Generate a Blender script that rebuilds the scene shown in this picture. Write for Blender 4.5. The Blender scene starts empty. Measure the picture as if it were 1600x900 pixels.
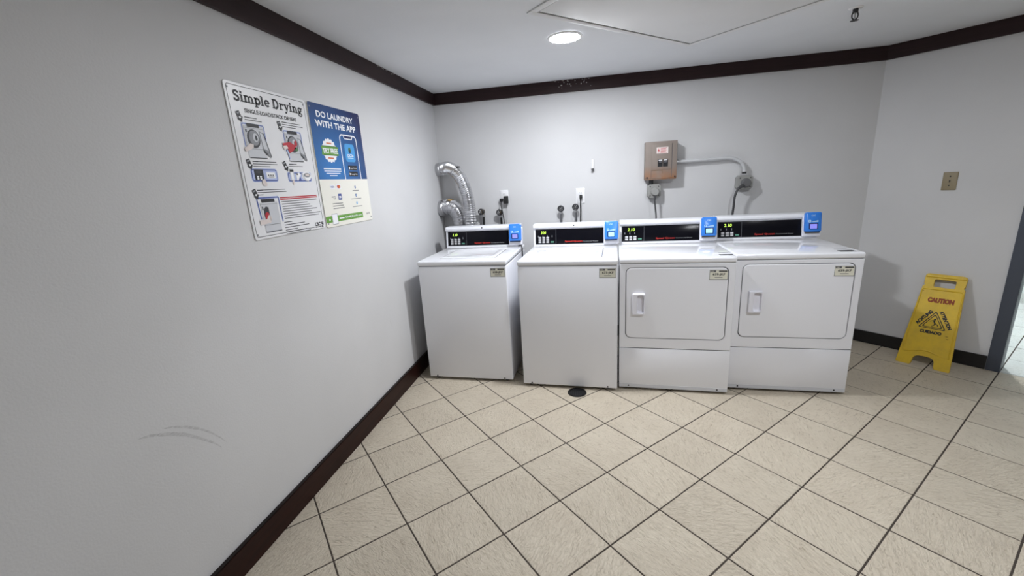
import bpy, bmesh, math, random
from mathutils import Vector, Matrix
random.seed(7)
scene = bpy.context.scene
col = scene.collection
PI = math.pi

# ------------------------------------------------------------------ camera
def cam_setup():
    f, pitch, roll, yaw = 653.207, 0.2494, 0.0603, -0.2027
    cyw, syw = math.cos(yaw), math.sin(yaw)
    cp, sp = math.cos(pitch), math.sin(pitch)
    right = Vector((cyw, -syw, 0)); fwd = Vector((cp*syw, cp*cyw, -sp)); down = fwd.cross(right)
    c, s = math.cos(roll), math.sin(roll)
    r2 = c*right + s*down; d2 = -s*right + c*down
    cd = bpy.data.cameras.new('camera'); cam = bpy.data.objects.new('camera', cd); col.objects.link(cam)
    m = Matrix.Identity(4)
    for i in range(3):
        m[i][0] = r2[i]; m[i][1] = -d2[i]; m[i][2] = -fwd[i]
    m.translation = Vector((1.3572, -3.6997, 1.4161))
    cam.matrix_world = m
    cd.sensor_width = 36; cd.lens = f/1600*36; cd.clip_start = 0.02
    scene.camera = cam
cam_setup()
# ------------------------------------------------------------------ world, exposure
w = bpy.data.worlds.new('world'); scene.world = w; w.use_nodes = True
w.node_tree.nodes['Background'].inputs[0].default_value = (0.6, 0.65, 0.7, 1)
w.node_tree.nodes['Background'].inputs[1].default_value = 0.3
vs = scene.view_settings
vs.view_transform = 'Standard'; vs.look = 'None'; vs.gamma = 1; vs.use_curve_mapping = False
vs.exposure = 0.29
LAMP_FRONT = 400.0      # emission strength of the recessed lamp above the machines
LAMP_REAR = 315.0       # its fellow in the ceiling further back in the room
LAMP_HALL = 420.0       # hallway lamp
ZC = 2.179; KX = 3.388; TB = 2.0865
Q = math.sqrt(.5)

# ------------------------------------------------------------------ materials
def lin(c):
    c = c/255.0
    return c/12.92 if c <= .04045 else ((c+.055)/1.055)**2.4
def rgb(r, g, b): return (lin(r), lin(g), lin(b), 1)
def mat(name, c, rough=.5, metal=0, spec=.5, coat=0, emit=None, estr=0):
    m = bpy.data.materials.new(name); m.use_nodes = True
    b = m.node_tree.nodes['Principled BSDF']
    b.inputs['Base Color'].default_value = rgb(*c); b.inputs['Roughness'].default_value = rough
    b.inputs['Metallic'].default_value = metal; b.inputs['Specular IOR Level'].default_value = spec
    b.inputs['Coat Weight'].default_value = coat
    if emit: b.inputs['Emission Color'].default_value = rgb(*emit); b.inputs['Emission Strength'].default_value = estr
    return m
class NT:
    def __init__(s, m): s.t = m.node_tree; s.b = s.t.nodes['Principled BSDF']
    def n(s, typ, **kw):
        x = s.t.nodes.new(typ)
        for k, v in kw.items():
            if k.startswith('i_'):
                key = k[2:]; key = int(key) if key.isdigit() else key.replace('_', ' ')
                x.inputs[key].default_value = v
            else: setattr(x, k, v)
        return x
    def l(s, a, b): s.t.links.new(a, b)
    def mixc(s, fac, a, b, blend='MIX'):
        x = s.t.nodes.new('ShaderNodeMix'); x.data_type = 'RGBA'; x.blend_type = blend
        if hasattr(fac, 'links'): s.l(fac, x.inputs[0])
        else: x.inputs[0].default_value = fac
        for v, i in ((a, 6), (b, 7)):
            if hasattr(v, 'links'): s.l(v, x.inputs[i])
            else: x.inputs[i].default_value = v
        return x.outputs[2]
    def ramp(s, src, p0, p1, c0=(0,0,0,1), c1=(1,1,1,1)):
        r = s.t.nodes.new('ShaderNodeValToRGB'); e = r.color_ramp.elements
        e[0].position = p0; e[1].position = p1; e[0].color = c0; e[1].color = c1
        s.l(src, r.inputs[0]); return r.outputs[0]
    def bump(s, h, strength, dist=.01):
        b = s.n('ShaderNodeBump'); b.inputs['Strength'].default_value = strength; b.inputs['Distance'].default_value = dist
        s.l(h, b.inputs['Height']); s.l(b.outputs[0], s.b.inputs['Normal'])
def paint(name, c, rough=.6, grain=140, bs=.12):
    m = mat(name, c, rough, spec=.3); t = NT(m)
    tc = t.n('ShaderNodeTexCoord')
    n1 = t.n('ShaderNodeTexNoise', i_Scale=grain, i_Detail=3.0); t.l(tc.outputs['Object'], n1.inputs['Vector'])
    n2 = t.n('ShaderNodeTexNoise', i_Scale=1.7, i_Detail=4.0); t.l(tc.outputs['Object'], n2.inputs['Vector'])
    base = rgb(*c); dk = tuple(v*.94 for v in base[:3])+(1,)
    t.l(t.mixc(t.ramp(n2.outputs[0], .35, .7), base, dk), t.b.inputs['Base Color'])
    t.bump(n1.outputs[0], bs, .002)
    return m
M = {}
M['wall'] = paint('wall_paint', (214, 214, 215), .55, 150, .25)
M['ceiling'] = paint('ceiling_paint', (224, 226, 229), .7, 90, .2)
M['hall_wall'] = paint('hall_wall_paint', (232, 238, 236), .5)
def wood(name, c1, c2, rough=.35):
    m = mat(name, c1, rough, spec=.2); t = NT(m); tc = t.n('ShaderNodeTexCoord')
    mp = t.n('ShaderNodeMapping'); mp.inputs['Scale'].default_value = (3, 3, 40); t.l(tc.outputs['Object'], mp.inputs[0])
    n = t.n('ShaderNodeTexNoise', i_Scale=1.4, i_Detail=6.0, i_Distortion=.6); t.l(mp.outputs[0], n.inputs['Vector'])
    t.l(t.mixc(t.ramp(n.outputs[0], .35, .68), rgb(*c1), rgb(*c2)), t.b.inputs['Base Color'])
    t.bump(n.outputs[0], .08, .003)
    return m
M['wood'] = wood('dark_wood', (34, 15, 12), (46, 20, 14), .42)
M['crown'] = wood('dark_crown_wood', (42, 29, 30), (50, 34, 35), .45)
M['wood_top'] = wood('dark_wood_edge', (22, 16, 16), (34, 22, 20))
M['cove'] = mat('black_vinyl', (22, 21, 23), .45)
def tile_mat(name, c, c2, rough):
    m = mat(name, c, rough, spec=.4); t = NT(m)
    tc = t.n('ShaderNodeTexCoord'); oi = t.n('ShaderNodeObjectInfo')
    ro = t.n('ShaderNodeVectorRotate', rotation_type='Z_AXIS')
    ma = t.n('ShaderNodeMath', operation='MULTIPLY', i_1=6.28); t.l(oi.outputs['Random'], ma.inputs[0])
    t.l(tc.outputs['Object'], ro.inputs['Vector']); t.l(ma.outputs[0], ro.inputs['Angle'])
    ad = t.n('ShaderNodeVectorMath', operation='ADD'); t.l(ro.outputs[0], ad.inputs[0])
    cx = t.n('ShaderNodeCombineXYZ'); m2 = t.n('ShaderNodeMath', operation='MULTIPLY', i_1=57.0); t.l(oi.outputs['Random'], m2.inputs[0]); t.l(m2.outputs[0], cx.inputs[2])
    t.l(cx.outputs[0], ad.inputs[1])
    mp = t.n('ShaderNodeMapping'); mp.inputs['Scale'].default_value = (1, 2.6, 1); t.l(ad.outputs[0], mp.inputs[0])
    st = t.n('ShaderNodeTexNoise', i_Scale=34.0, i_Detail=5.0, i_Roughness=.62, i_Distortion=1.3); t.l(mp.outputs[0], st.inputs['Vector'])
    cl = t.n('ShaderNodeTexNoise', i_Scale=6.0, i_Detail=4.0); t.l(ad.outputs[0], cl.inputs['Vector'])
    a = t.mixc(t.ramp(cl.outputs[0], .3, .72), rgb(*c), rgb(*c2))
    dk = t.ramp(st.outputs[0], .30, .465, (.67, .64, .60, 1), (1, 1, 1, 1))
    a = t.mixc(.85, a, dk, 'MULTIPLY')
    br = t.ramp(oi.outputs['Random'], 0, 1, (.93, .93, .93, 1), (1, 1, 1, 1))
    t.l(t.mixc(1.0, a, br, 'MULTIPLY'), t.b.inputs['Base Color'])
    t.bump(st.outputs[0], 1.0, .008)
    return m
M['tile'] = tile_mat('beige_tile', (215, 204, 185), (206, 194, 175), .42)
M['hall_tile'] = tile_mat('white_tile', (236, 238, 234), (228, 232, 230), .3)
M['grout'] = paint('grout', (70, 62, 56), .9, 300, .3)
M['enamel'] = mat('white_enamel', (234, 235, 240), .12, spec=.5)
M['enamel_top'] = mat('white_enamel_top', (236, 237, 241), .05, spec=.6)
M['plastic_w'] = mat('white_plastic', (232, 232, 240), .35)
M['panel_black'] = mat('black_panel', (14, 14, 20), .2, spec=.14)
M['panel_edge'] = mat('panel_outline', (95, 97, 102), .4)
M['gasket'] = mat('dark_gasket', (40, 40, 42), .7)
M['button'] = mat('grey_button', (205, 205, 208), .4)
M['button_g'] = mat('green_button', (90, 150, 128), .4)
M['led'] = mat('green_led', (60, 80, 10), .4, emit=(196, 240, 90), estr=1.6)
M['red_ink'] = mat('red_ink', (205, 48, 40), .5)
M['grey_ink'] = mat('grey_ink', (150, 150, 152), .5)
M['reader'] = mat('blue_plastic', (52, 128, 222), .3)
M['reader_ink'] = mat('pale_blue_ink', (190, 226, 250), .5)
M['navy'] = mat('navy_bezel', (14, 28, 84), .3)
M['screen_v'] = mat('violet_screen', (120, 120, 200), .2, emit=(140, 140, 235), estr=.55)
M['screen_c'] = mat('cyan_screen', (150, 210, 230), .2, emit=(165, 228, 245), estr=.7)
M['sticker'] = mat('cream_sticker', (222, 220, 204), .5)
M['ink'] = mat('black_ink', (26, 26, 30), .5)
M['ink2'] = mat('soft_ink', (92, 92, 96), .6)
M['screw_d'] = mat('dark_screw', (30, 30, 32), .5)
M['rubber'] = mat('black_rubber', (20, 20, 21), .6)
M['foil'] = mat('foil', (222, 222, 224), .24, metal=1)
M['steel'] = mat('brushed_steel', (190, 190, 192), .35, metal=1)
M['brass'] = mat('dull_brass', (130, 112, 78), .4, metal=1)
M['wheel'] = mat('dark_wheel', (52, 52, 55), .45, metal=.3)
M['braid'] = mat('braided_hose', (120, 121, 124), .4, metal=.7)
M['tan_tape'] = mat('tan_tape', (190, 160, 105), .6)
M['plate_w'] = mat('outlet_white', (236, 236, 238), .4)
M['plate_t'] = mat('outlet_tan', (150, 138, 112), .5)
M['pvc'] = mat('conduit_grey', (200, 201, 203), .45)
M['box_grey'] = mat('box_grey', (150, 150, 147), .5)
M['plug_grey'] = mat('plug_grey', (98, 98, 99), .5)
M['cord_grey'] = mat('cord_grey', (66, 66, 68), .5)
M['frame'] = mat('door_frame_paint', (74, 80, 92), .4)
M['drain'] = mat('drain_black', (18, 18, 20), .4, metal=.3)
M['lamp'] = mat('lamp_lens', (255, 255, 255), .5, emit=(247, 250, 255), estr=LAMP_FRONT)
M['lamp_r'] = mat('lamp_lens_rear', (255, 255, 255), .5, emit=(247, 250, 255), estr=LAMP_REAR)
M['lamp_h'] = mat('lamp_lens_hall', (255, 255, 255), .5, emit=(246, 252, 255), estr=LAMP_HALL)
M['trim_w'] = mat('white_trim', (235, 235, 236), .45)
M['chip'] = mat('bare_plaster', (206, 204, 200), .8)
M['hatch'] = paint('hatch_paint', (222, 222, 222), .7, 60, .1)
M['gap'] = mat('gap_shadow', (42, 42, 44), .9)
# rusty breaker box
def box_mat():
    m = mat('taupe_enamel', (136, 125, 117), .5); t = NT(m); tc = t.n('ShaderNodeTexCoord')
    sx = t.n('ShaderNodeSeparateXYZ'); t.l(tc.outputs['Object'], sx.inputs[0])
    n = t.n('ShaderNodeTexNoise', i_Scale=14.0, i_Detail=6.0); t.l(tc.outputs['Object'], n.inputs['Vector'])
    mr = t.n('ShaderNodeMapRange', i_1=.13, i_2=.03, i_3=0.0, i_4=1.0); t.l(sx.outputs[2], mr.inputs[0])
    mu = t.n('ShaderNodeMath', operation='MULTIPLY'); t.l(mr.outputs[0], mu.inputs[0]); t.l(t.ramp(n.outputs[0], .3, .6), mu.inputs[1])
    t.l(t.mixc(mu.outputs[0], rgb(136, 125, 117), rgb(152, 110, 80)), t.b.inputs['Base Color'])
    return m
M['breaker'] = box_mat()
def sign_mat():
    m = mat('yellow_plastic', (214, 178, 24), .42); t = NT(m); tc = t.n('ShaderNodeTexCoord')
    n = t.n('ShaderNodeTexNoise', i_Scale=9.0, i_Detail=7.0, i_Roughness=.7); t.l(tc.outputs['Object'], n.inputs['Vector'])
    t.l(t.mixc(t.ramp(n.outputs[0], .42, .75), rgb(222, 186, 44), rgb(196, 163, 50)), t.b.inputs['Base Color'])
    return m
M['yellow'] = sign_mat()
M['yellow_d'] = mat('grubby_yellow', (150, 118, 24), .6)
M['sign_red'] = mat('sign_red', (142, 60, 20), .6)
# poster inks
M['board'] = mat('poster_board', (236, 236, 238), .35)
M['board2'] = mat('poster_board_cream', (240, 238, 228), .35)
M['p_grey'] = mat('print_grey', (206, 208, 213), .5)
M['p_mid'] = mat('print_midgrey', (140, 142, 147), .5)
M['p_dark'] = mat('print_dark', (52, 53, 58), .5)
M['p_lav'] = mat('print_lavender', (178, 190, 228), .5)
M['p_blue'] = mat('print_blue', (62, 80, 150), .5)
M['p_red'] = mat('print_red', (186, 34, 48), .5)
M['p_green'] = mat('print_leaf', (80, 120, 80), .5)
M['p_skin'] = mat('print_pale', (226, 214, 210), .5)
M['p_white'] = mat('print_white', (246, 247, 250), .5)
M['g_green'] = mat('print_green', (104, 160, 62), .5)
M['g_dkgreen'] = mat('print_dark_green', (66, 110, 48), .5)
M['sky'] = mat('print_sky', (74, 158, 222), .5)
M['orange'] = mat('print_orange', (214, 110, 50), .5)
def blue_grad():
    m = mat('print_blue_gradient', (30, 80, 150), .35); t = NT(m); tc = t.n('ShaderNodeTexCoord')
    d = t.n('ShaderNodeVectorMath', operation='DISTANCE'); d.inputs[1].default_value = (0.0, .13, -.34)
    t.l(tc.outputs['Object'], d.inputs[0])
    t.l(t.ramp(d.outputs['Value'], .05, .42, rgb(40, 118, 190), rgb(27, 34, 84)), t.b.inputs['Base Color'])
    return m
M['bluegrad'] = blue_grad()

# ------------------------------------------------------------------ mesh helpers
def link(o, parent=None):
    col.objects.link(o)
    if parent: o.parent = parent
    return o
class MB:
    """collects geometry of ONE mesh"""
    def __init__(s): s.bm = bmesh.new(); s.ms = []
    def mi(s, m):
        if m not in s.ms: s.ms.append(m)
        return s.ms.index(m)
    def _set(s, faces, m):
        i = s.mi(m)
        for f in faces: f.material_index = i
    def box(s, lo, hi, m, bev=0, seg=2, mx=None):
        r = bmesh.ops.create_cube(s.bm, size=1); vs_ = r['verts']
        for v in vs_: v.co = Vector([(lo[k]+hi[k])/2 + v.co[k]*(hi[k]-lo[k]) for k in range(3)])
        fs = list({f for v in vs_ for f in v.link_faces})
        if bev:
            es = list({e for v in vs_ for e in v.link_edges})
            rr = bmesh.ops.bevel(s.bm, geom=es, offset=bev, segments=seg, affect='EDGES', profile=.5)
            fs = list({f for v in rr['verts'] for f in v.link_faces} | {f for f in fs if f.is_valid})
        s._set(fs, m)
        if mx: bmesh.ops.transform(s.bm, matrix=mx, verts=list({v for f in fs for v in f.verts}))
        return s
    def poly(s, pts, m):
        f = s.bm.faces.new([s.bm.verts.new(p) for p in pts]); s._set([f], m); return s
    def loft(s, loops, m, cap0=False, cap1=True):
        vv = [[s.bm.verts.new(p) for p in L] for L in loops]; fs = []
        n = len(vv[0])
        for a, b in zip(vv, vv[1:]):
            for i in range(n):
                j = (i+1) % n
                fs.append(s.bm.faces.new((a[i], a[j], b[j], b[i])))
        if cap0: fs.append(s.bm.faces.new(vv[0][::-1]))
        if cap1: fs.append(s.bm.faces.new(vv[-1]))
        s._set(fs, m); return s
    def tube(s, pts, r, m, n=10, cap=True):
        pts = [Vector(p) for p in pts]; rs = r if isinstance(r, (list, tuple)) else [r]*len(pts)
        loops = []; up = None
        for i, p in enumerate(pts):
            t = (pts[min(i+1, len(pts)-1)] - pts[max(i-1, 0)]).normalized()
            if up is None:
                up = Vector((0, 0, 1)) if abs(t.z) < .9 else Vector((1, 0, 0))
            u = (up - t*up.dot(t)).normalized(); v = t.cross(u); up = u
            loops.append([p + rs[i]*(math.cos(2*PI*k/n)*u + math.sin(2*PI*k/n)*v) for k in range(n)])
        return s.loft(loops, m, cap, cap)
    def cyl(s, a, b, r, m, n=20, r2=None): return s.tube([a, b], [r, r if r2 is None else r2], m, n)
    def ring(s, c, ax, R, r, m, n=24, k=8):
        ax = Vector(ax).normalized(); u = ax.orthogonal().normalized(); v = ax.cross(u); c = Vector(c)
        vv = []
        for i in range(n):
            a = 2*PI*i/n; d = math.cos(a)*u + math.sin(a)*v
            vv.append([s.bm.verts.new(c + d*(R + r*math.cos(2*PI*j/k)) + ax*r*math.sin(2*PI*j/k)) for j in range(k)])
        fs = []
        for i in range(n):
            for j in range(k):
                fs.append(s.bm.faces.new((vv[i][j], vv[(i+1) % n][j], vv[(i+1) % n][(j+1) % k], vv[i][(j+1) % k])))
        s._set(fs, m); return s
    def prism(s, outline, holes, d, m, fn):
        """outline and holes in 2D, fn(u,v,depth)->point, extruded from depth 0 to d"""
        es = []
        rings = []
        for L in [outline]+holes:
            a = [s.bm.verts.new(fn(p[0], p[1], 0)) for p in L]; rings.append(a)
            es += [s.bm.edges.new((a[i], a[(i+1) % len(a)])) for i in range(len(a))]
        r = bmesh.ops.triangle_fill(s.bm, use_beauty=True, edges=es)
        f0 = [g for g in r['geom'] if isinstance(g, bmesh.types.BMFace)]
        mp = {}; fs = list(f0)
        for L, a in zip([outline]+holes, rings):
            for p, v in zip(L, a): mp[v] = s.bm.verts.new(fn(p[0], p[1], d))
        for f in f0: fs.append(s.bm.faces.new([mp[v] for v in f.verts][::-1]))
        for a in rings:
            for i in range(len(a)):
                j = (i+1) % len(a); fs.append(s.bm.faces.new((a[i], a[j], mp[a[j]], mp[a[i]])))
        s._set(fs, m); return s
    def build(s, name, parent=None, loc=None, smooth=35, fix=True):
        if fix: bmesh.ops.recalc_face_normals(s.bm, faces=s.bm.faces)
        me = bpy.data.meshes.new(name); s.bm.to_mesh(me); s.bm.free()
        for m in s.ms: me.materials.append(m)
        if smooth:
            for p in me.polygons: p.use_smooth = True
            me.set_sharp_from_angle(angle=math.radians(smooth))
        o = bpy.data.objects.new(name, me)
        if loc: o.location = loc
        return link(o, parent)
def thing(name, label, cat, loc=(0, 0, 0), rz=0, group=None):
    o = bpy.data.objects.new(name, None); o.empty_display_size = .05
    o.location = loc; o.rotation_euler = (0, 0, rz)
    o['label'] = label; o['category'] = cat
    if group: o['group'] = group
    return link(o)
def struct(o): o['kind'] = 'structure'; return o
def copy(o, parent):
    c = o.copy(); c.parent = parent; col.objects.link(c)
    for ch in o.children: copy(ch, c)
    return c
def rrect(x0, x1, z0, z1, r, n=6):
    out = []
    for cx, cz, a0 in ((x1-r, z1-r, 0), (x0+r, z1-r, PI/2), (x0+r, z0+r, PI), (x1-r, z0+r, 1.5*PI)):
        for k in range(n+1):
            a = a0 + PI/2*k/n; out.append((cx + r*math.cos(a), cz + r*math.sin(a)))
    return out
# flat lettering: text turned into a mesh and fitted into a rectangle of a plane
def text_mesh(body, bold=0, shear=0):
    cu = bpy.data.curves.new('t', 'FONT'); cu.body = body; cu.size = 1; cu.offset = bold; cu.shear = shear
    cu.resolution_u = 3
    o = bpy.data.objects.new('t', cu); col.objects.link(o)
    dg = bpy.context.evaluated_depsgraph_get(); dg.update()
    me = bpy.data.meshes.new_from_object(o.evaluated_get(dg))
    vs_ = [v.co.copy() for v in me.vertices]; fs = [tuple(p.vertices) for p in me.polygons]
    bpy.data.objects.remove(o); bpy.data.curves.remove(cu); bpy.data.meshes.remove(me)
    return vs_, fs
def put_text(mb, body, x0, x1, z0, z1, m, fn, bold=0, shear=0, rot=0):
    """fit the text box x0..x1, z0..z1 ; fn(u,v)->3D point"""
    v, f = text_mesh(body, bold, shear)
    ax, bx = min(p.x for p in v), max(p.x for p in v); ay, by = min(p.y for p in v), max(p.y for p in v)
    cx, cz = (x0+x1)/2, (z0+z1)/2; ca, sa = math.cos(rot), math.sin(rot)
    nv = []
    for p in v:
        u = (p.x-ax)/(bx-ax)*(x1-x0) + x0 - cx; q = (p.y-ay)/(by-ay)*(z1-z0) + z0 - cz
        nv.append(mb.bm.verts.new(fn(cx + ca*u - sa*q, cz + sa*u + ca*q)))
    i = mb.mi(m)
    for a in f:
        try: mb.bm.faces.new([nv[k] for k in a]).material_index = i
        except ValueError: pass

# ------------------------------------------------------------------ the setting
T = 0.305
ROOM = [(0, -5.2), (4.75, -5.2), (4.75, KX-4.75), (KX, 0), (0, 0)]          # counter-clockwise, convex
def W(s, z, off=0):                                                          # the angled wall: s along, off into the room
    return Vector((KX + Q*s - Q*off, -Q*s - Q*off, z))
HALL_D = 2.1
def slab(name, poly, z0, z1, m):
    b = MB(); b.prism(poly, [], z1-z0, m, lambda u, v, d: (u, v, z0+d)); return struct(b.build(name, smooth=0))
ceil = slab('ceiling', [(-.12, -5.32), (4.87, -5.32), (4.87, -1.3), (KX+.05, .12), (-.12, .12)], ZC, ZC+.1, M['ceiling'])
def wall(name, a, b, z0=-.05, z1=ZC, th=.12, m=None):
    """inner face from a to b, room on the left of a->b"""
    a = Vector(a); b = Vector(b); d = (b-a).normalized(); n = Vector((d.y, -d.x))
    mb = MB(); P = [a, b, b+n*th, a+n*th]
    mb.prism([(p.x, p.y) for p in P], [], z1-z0, m or M['wall'], lambda u, v, e: (u, v, z0+e))
    return struct(mb.build(name, smooth=0))
wl = wall('wall_left', (0, 0), (0, -5.2))
wb = wall('wall_back', (KX, 0), (0, 0))
wall('wall_front', (-.12, -5.2), (4.87, -5.2))
wall('wall_side', (4.75, -5.2), (4.75, KX-4.75))
# angled wall with the doorway
D0, D1, DH = .80, 1.74, 2.03
SE = 1.926
mb = MB()
def wbx(mb, s0, s1, z0, z1, o0, o1, m, bev=0):
    mx = Matrix.Translation(Vector((KX, 0, 0))) @ Matrix.Rotation(-PI/4, 4, 'Z')
    mb.box((s0, -o1, z0), (s1, -o0, z1), m, bev, mx=mx)
mb.prism([(0, -.05), (D0, -.05), (D0, DH), (D1, DH), (D1, -.05), (SE, -.05), (SE, ZC), (0, ZC)], [], .12, M['wall'], lambda u, v, d: W(u, v, -d))
wr = struct(mb.build('wall_right', smooth=0))
# dark metal door frame
door = struct(link(bpy.data.objects.new('door_1', None)))
for s0, s1, z0, z1, nm in ((.783, .848, 0, DH-.045, 'jamb'), (D1-.048, D1+.017, 0, DH-.045, 'jamb'), (.783, D1+.017, DH-.045, DH+.02, 'head')):
    mb = MB(); wbx(mb, s0, s1, z0, z1, -.135, .014, M['frame'], .003)
    j = mb.build(nm, door)
# hallway beyond the doorway
def wallH(name, s0, o0, s1, o1):
    a = W(s0, 0, o0); b = W(s1, 0, o1); return wall(name, (a.x, a.y), (b.x, b.y), m=M['hall_wall'])
HS0, HS1 = -.1, 3.4
wallH('wall_hall_back', HS1, -HALL_D, HS0, -HALL_D)
wallH('wall_hall_left', HS0, -HALL_D, HS0, -.13)
wallH('wall_hall_right', HS1, -.13, HS1, -HALL_D)
mb = MB(); mb.prism([(SE+.0, -.05), (HS1+.12, -.05), (HS1+.12, ZC), (SE, ZC)], [], .09, M['hall_wall'], lambda u, v, d: W(u, v, -.03-d)); struct(mb.build('wall_hall_front', smooth=0))
hp = [W(HS0-.12, 0, -HALL_D-.12), W(HS0-.12, 0, -.121), W(HS1+.12, 0, -.121), W(HS1+.12, 0, -HALL_D-.12)]
slab('ceiling_hall', [(p.x, p.y) for p in hp], ZC, ZC+.1, M['ceiling'])
mb = MB(); mb.box((HS0, HALL_D-.012, 0), (HS1, HALL_D-.001, .1), M['hall_tile'], mx=Matrix.Translation(Vector((KX, 0, 0))) @ Matrix.Rotation(-PI/4, 4, 'Z'))
struct(mb.build('baseboard_hall'))

# floors: grout slab + one object per tile, laid diagonally
def clip(poly, a, b):
    out = []; n = len(poly)
    def side(p): return (b[0]-a[0])*(p[1]-a[1]) - (b[1]-a[1])*(p[0]-a[0])
    for i in range(n):
        p, q = poly[i], poly[(i+1) % n]; sp, sq = side(p), side(q)
        if sp >= 0: out.append(p)
        if sp*sq < 0:
            t = sp/(sp-sq); out.append((p[0]+t*(q[0]-p[0]), p[1]+t*(q[1]-p[1])))
    return out
def area(p): return abs(sum(p[i][0]*p[(i+1) % len(p)][1]-p[(i+1) % len(p)][0]*p[i][1] for i in range(len(p))))/2
def tile_shape(mb, poly, m, z=0.0):
    # chamfered slab from poly (ccw), top inset by 2 mm
    n = len(poly); c = (sum(p[0] for p in poly)/n, sum(p[1] for p in poly)/n)
    def inset(d):
        o = []
        for p in poly:
            v = Vector((c[0]-p[0], c[1]-p[1])); L = v.length
            o.append((p[0]+v.x/L*d, p[1]+v.y/L*d))
        return o
    mb.loft([[(x, y, z-.008) for x, y in poly], [(x, y, z-.0010) for x, y in poly], [(x, y, z) for x, y in inset(.0018)]], m)
G0 = (1.1910, -1.6683); g = .0064
def cells(bound):
    for i in range(-40, 41):
        for j in range(-40, 41):
            x = G0[0]+Q*T*(i+j); y = G0[1]+Q*T*(j-i)
            cx, cy = x + Q*T, y            # centre of the cell between (i,j) and (i+1,j+1)
            h = Q*T - g/2*1.4142
            poly = [(cx-h, cy), (cx, cy-h), (cx+h, cy), (cx, cy+h)]
            p = poly
            for k in range(len(bound)):
                p = clip(p, bound[k], bound[(k+1) % len(bound)])
                if len(p) < 3: break
            if len(p) < 3 or area(p) < .0008: continue
            yield cx, cy, poly, p
def floor_of(name, bound, mtile, limit):
    b = MB(); b.prism(bound, [], .05, M['grout'], lambda u, v, d: (u, v, -.0516+d)); fl = struct(b.build(name, smooth=0))
    full = None; rest = MB(); nr = 0
    cs = sorted(cells(bound), key=lambda c: (c[0]-1.36)**2+(c[1]+1.5)**2)
    k = 0
    for cx, cy, poly, p in cs:
        if cy < -4.1 or k >= limit:
            tile_shape(rest, p, mtile); nr += 1; continue
        k += 1
        if abs(area(p)-area(poly)) < 1e-6:
            if full is None:
                q = MB(); h = poly[2][0]-cx
                tile_shape(q, [(-h, 0), (0, -h), (h, 0), (0, h)], mtile); full = q.build('tile', fl, (cx, cy, 0), smooth=0)
                o = full
            else:
                o = full.copy(); col.objects.link(o)
            o.location = (cx, cy, random.uniform(-.0006, .0004))
        else:
            mx_, my_ = sum(a[0] for a in p)/len(p), sum(a[1] for a in p)/len(p)
            q = MB(); tile_shape(q, [(a[0]-mx_, a[1]-my_) for a in p], mtile); q.build('tile', fl, (mx_, my_, 0), smooth=0)
    if nr:
        o = rest.build('tile_rest', fl, smooth=0); o['kind'] = 'stuff'; o.name = 'tiles'
    else: rest.bm.free()
    return fl
# the tiled floor runs a little under the doorway (threshold at s-line)
floor_of('floor', ROOM, M['tile'], 300)
hb = [W(HS0, 0, -HALL_D), W(HS0, 0, -.002), W(HS1, 0, -.002), W(HS1, 0, -HALL_D)]
floor_of('floor_hall', [(p.x, p.y) for p in hb], M['hall_tile'], 120)

# crown trim and baseboards
def strip(name, a, b, th, z0, z1, m, top=None, a_cut=0, b_cut=0):
    """board on the inner face a->b (room on the left)"""
    a = Vector(a); b = Vector(b); d = (b-a).normalized(); n = Vector((-d.y, d.x))
    mb = MB(); P = [a, b, b+n*th+d*b_cut, a+n*th+d*a_cut]
    mb.prism([(p.x, p.y) for p in P], [], z1-z0-(.006 if top else 0), m, lambda u, v, e: (u, v, z0+e))
    if top:
        e0 = z1-.006; P2 = [a, b, b+n*(th-.003)+d*b_cut, a+n*(th-.003)+d*a_cut]
        mb.prism([(p.x, p.y) for p in P2], [], .006, top, lambda u, v, e: (u, v, e0+e))
    return struct(mb.build(name, smooth=0))
E0 = .001
t1 = strip('trim_1', (E0, 0), (E0, -5.2), .018, TB, ZC-.0005, M['crown'], None, .019, 0)
t2 = strip('trim_2', (KX, -E0), (0, -E0), .018, TB, ZC-.0005, M['crown'], None, .0075, -.019)
pA = W(0, 0, E0); pB = W(SE, 0, E0)
t3 = strip('trim_3', (pB.x, pB.y), (pA.x, pA.y), .018, TB, ZC-.0005, M['crown'], None, 0, -.0075)
strip('trim_4', (4.749, -5.2), (4.749, KX-4.76), .018, TB, ZC-.0005, M['crown'])
strip('baseboard_left', (E0, 0), (E0, -5.2), .018, 0.0008, .118, M['wood'], M['wood_top'], .014, 0)
strip('baseboard_back', (KX, -E0), (.02, -E0), .012, 0.0008, .098, M['cove'])
pB2 = W(.781, 0, E0)
strip('baseboard_right', (pB2.x, pB2.y), (pA.x, pA.y), .012, 0.0008, .095, M['cove'], None, 0, -.005)
pC = W(D1+.02, 0, E0)
strip('baseboard_side', (4.749, -5.2), (4.749, KX-4.76), .012, 0.0008, .095, M['cove'])
# flaked paint on the crown trim
def chips(parent, fn, n, u0, u1, v0, v1, big):
    mb = MB()
    for _ in range(n):
        u = random.uniform(u0, u1); v = v1 - (v1-v0)*random.random()**2.2; r = random.uniform(.3, 1)*big
        k = random.randint(4, 6); pts = []
        for i in range(k):
            a = 2*PI*i/k + random.uniform(-.3, .3); q = r*random.uniform(.4, 1)
            pts.append(fn(u+1.5*q*math.cos(a), min(v+q*math.sin(a), ZC-.001)))
        mb.poly(pts, M['chip'])
    o = mb.build('paint_chips', parent, smooth=0, fix=False); o['kind'] = 'stuff'; return o
chips(t2, lambda u, v: (u, -.0195, v), 34, 1.02, 1.34, TB+.03, ZC, .006)
chips(t1, lambda u, v: (.0195, u, v), 22, -1.0, -.72, ZC-.012, ZC, .006)
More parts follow.
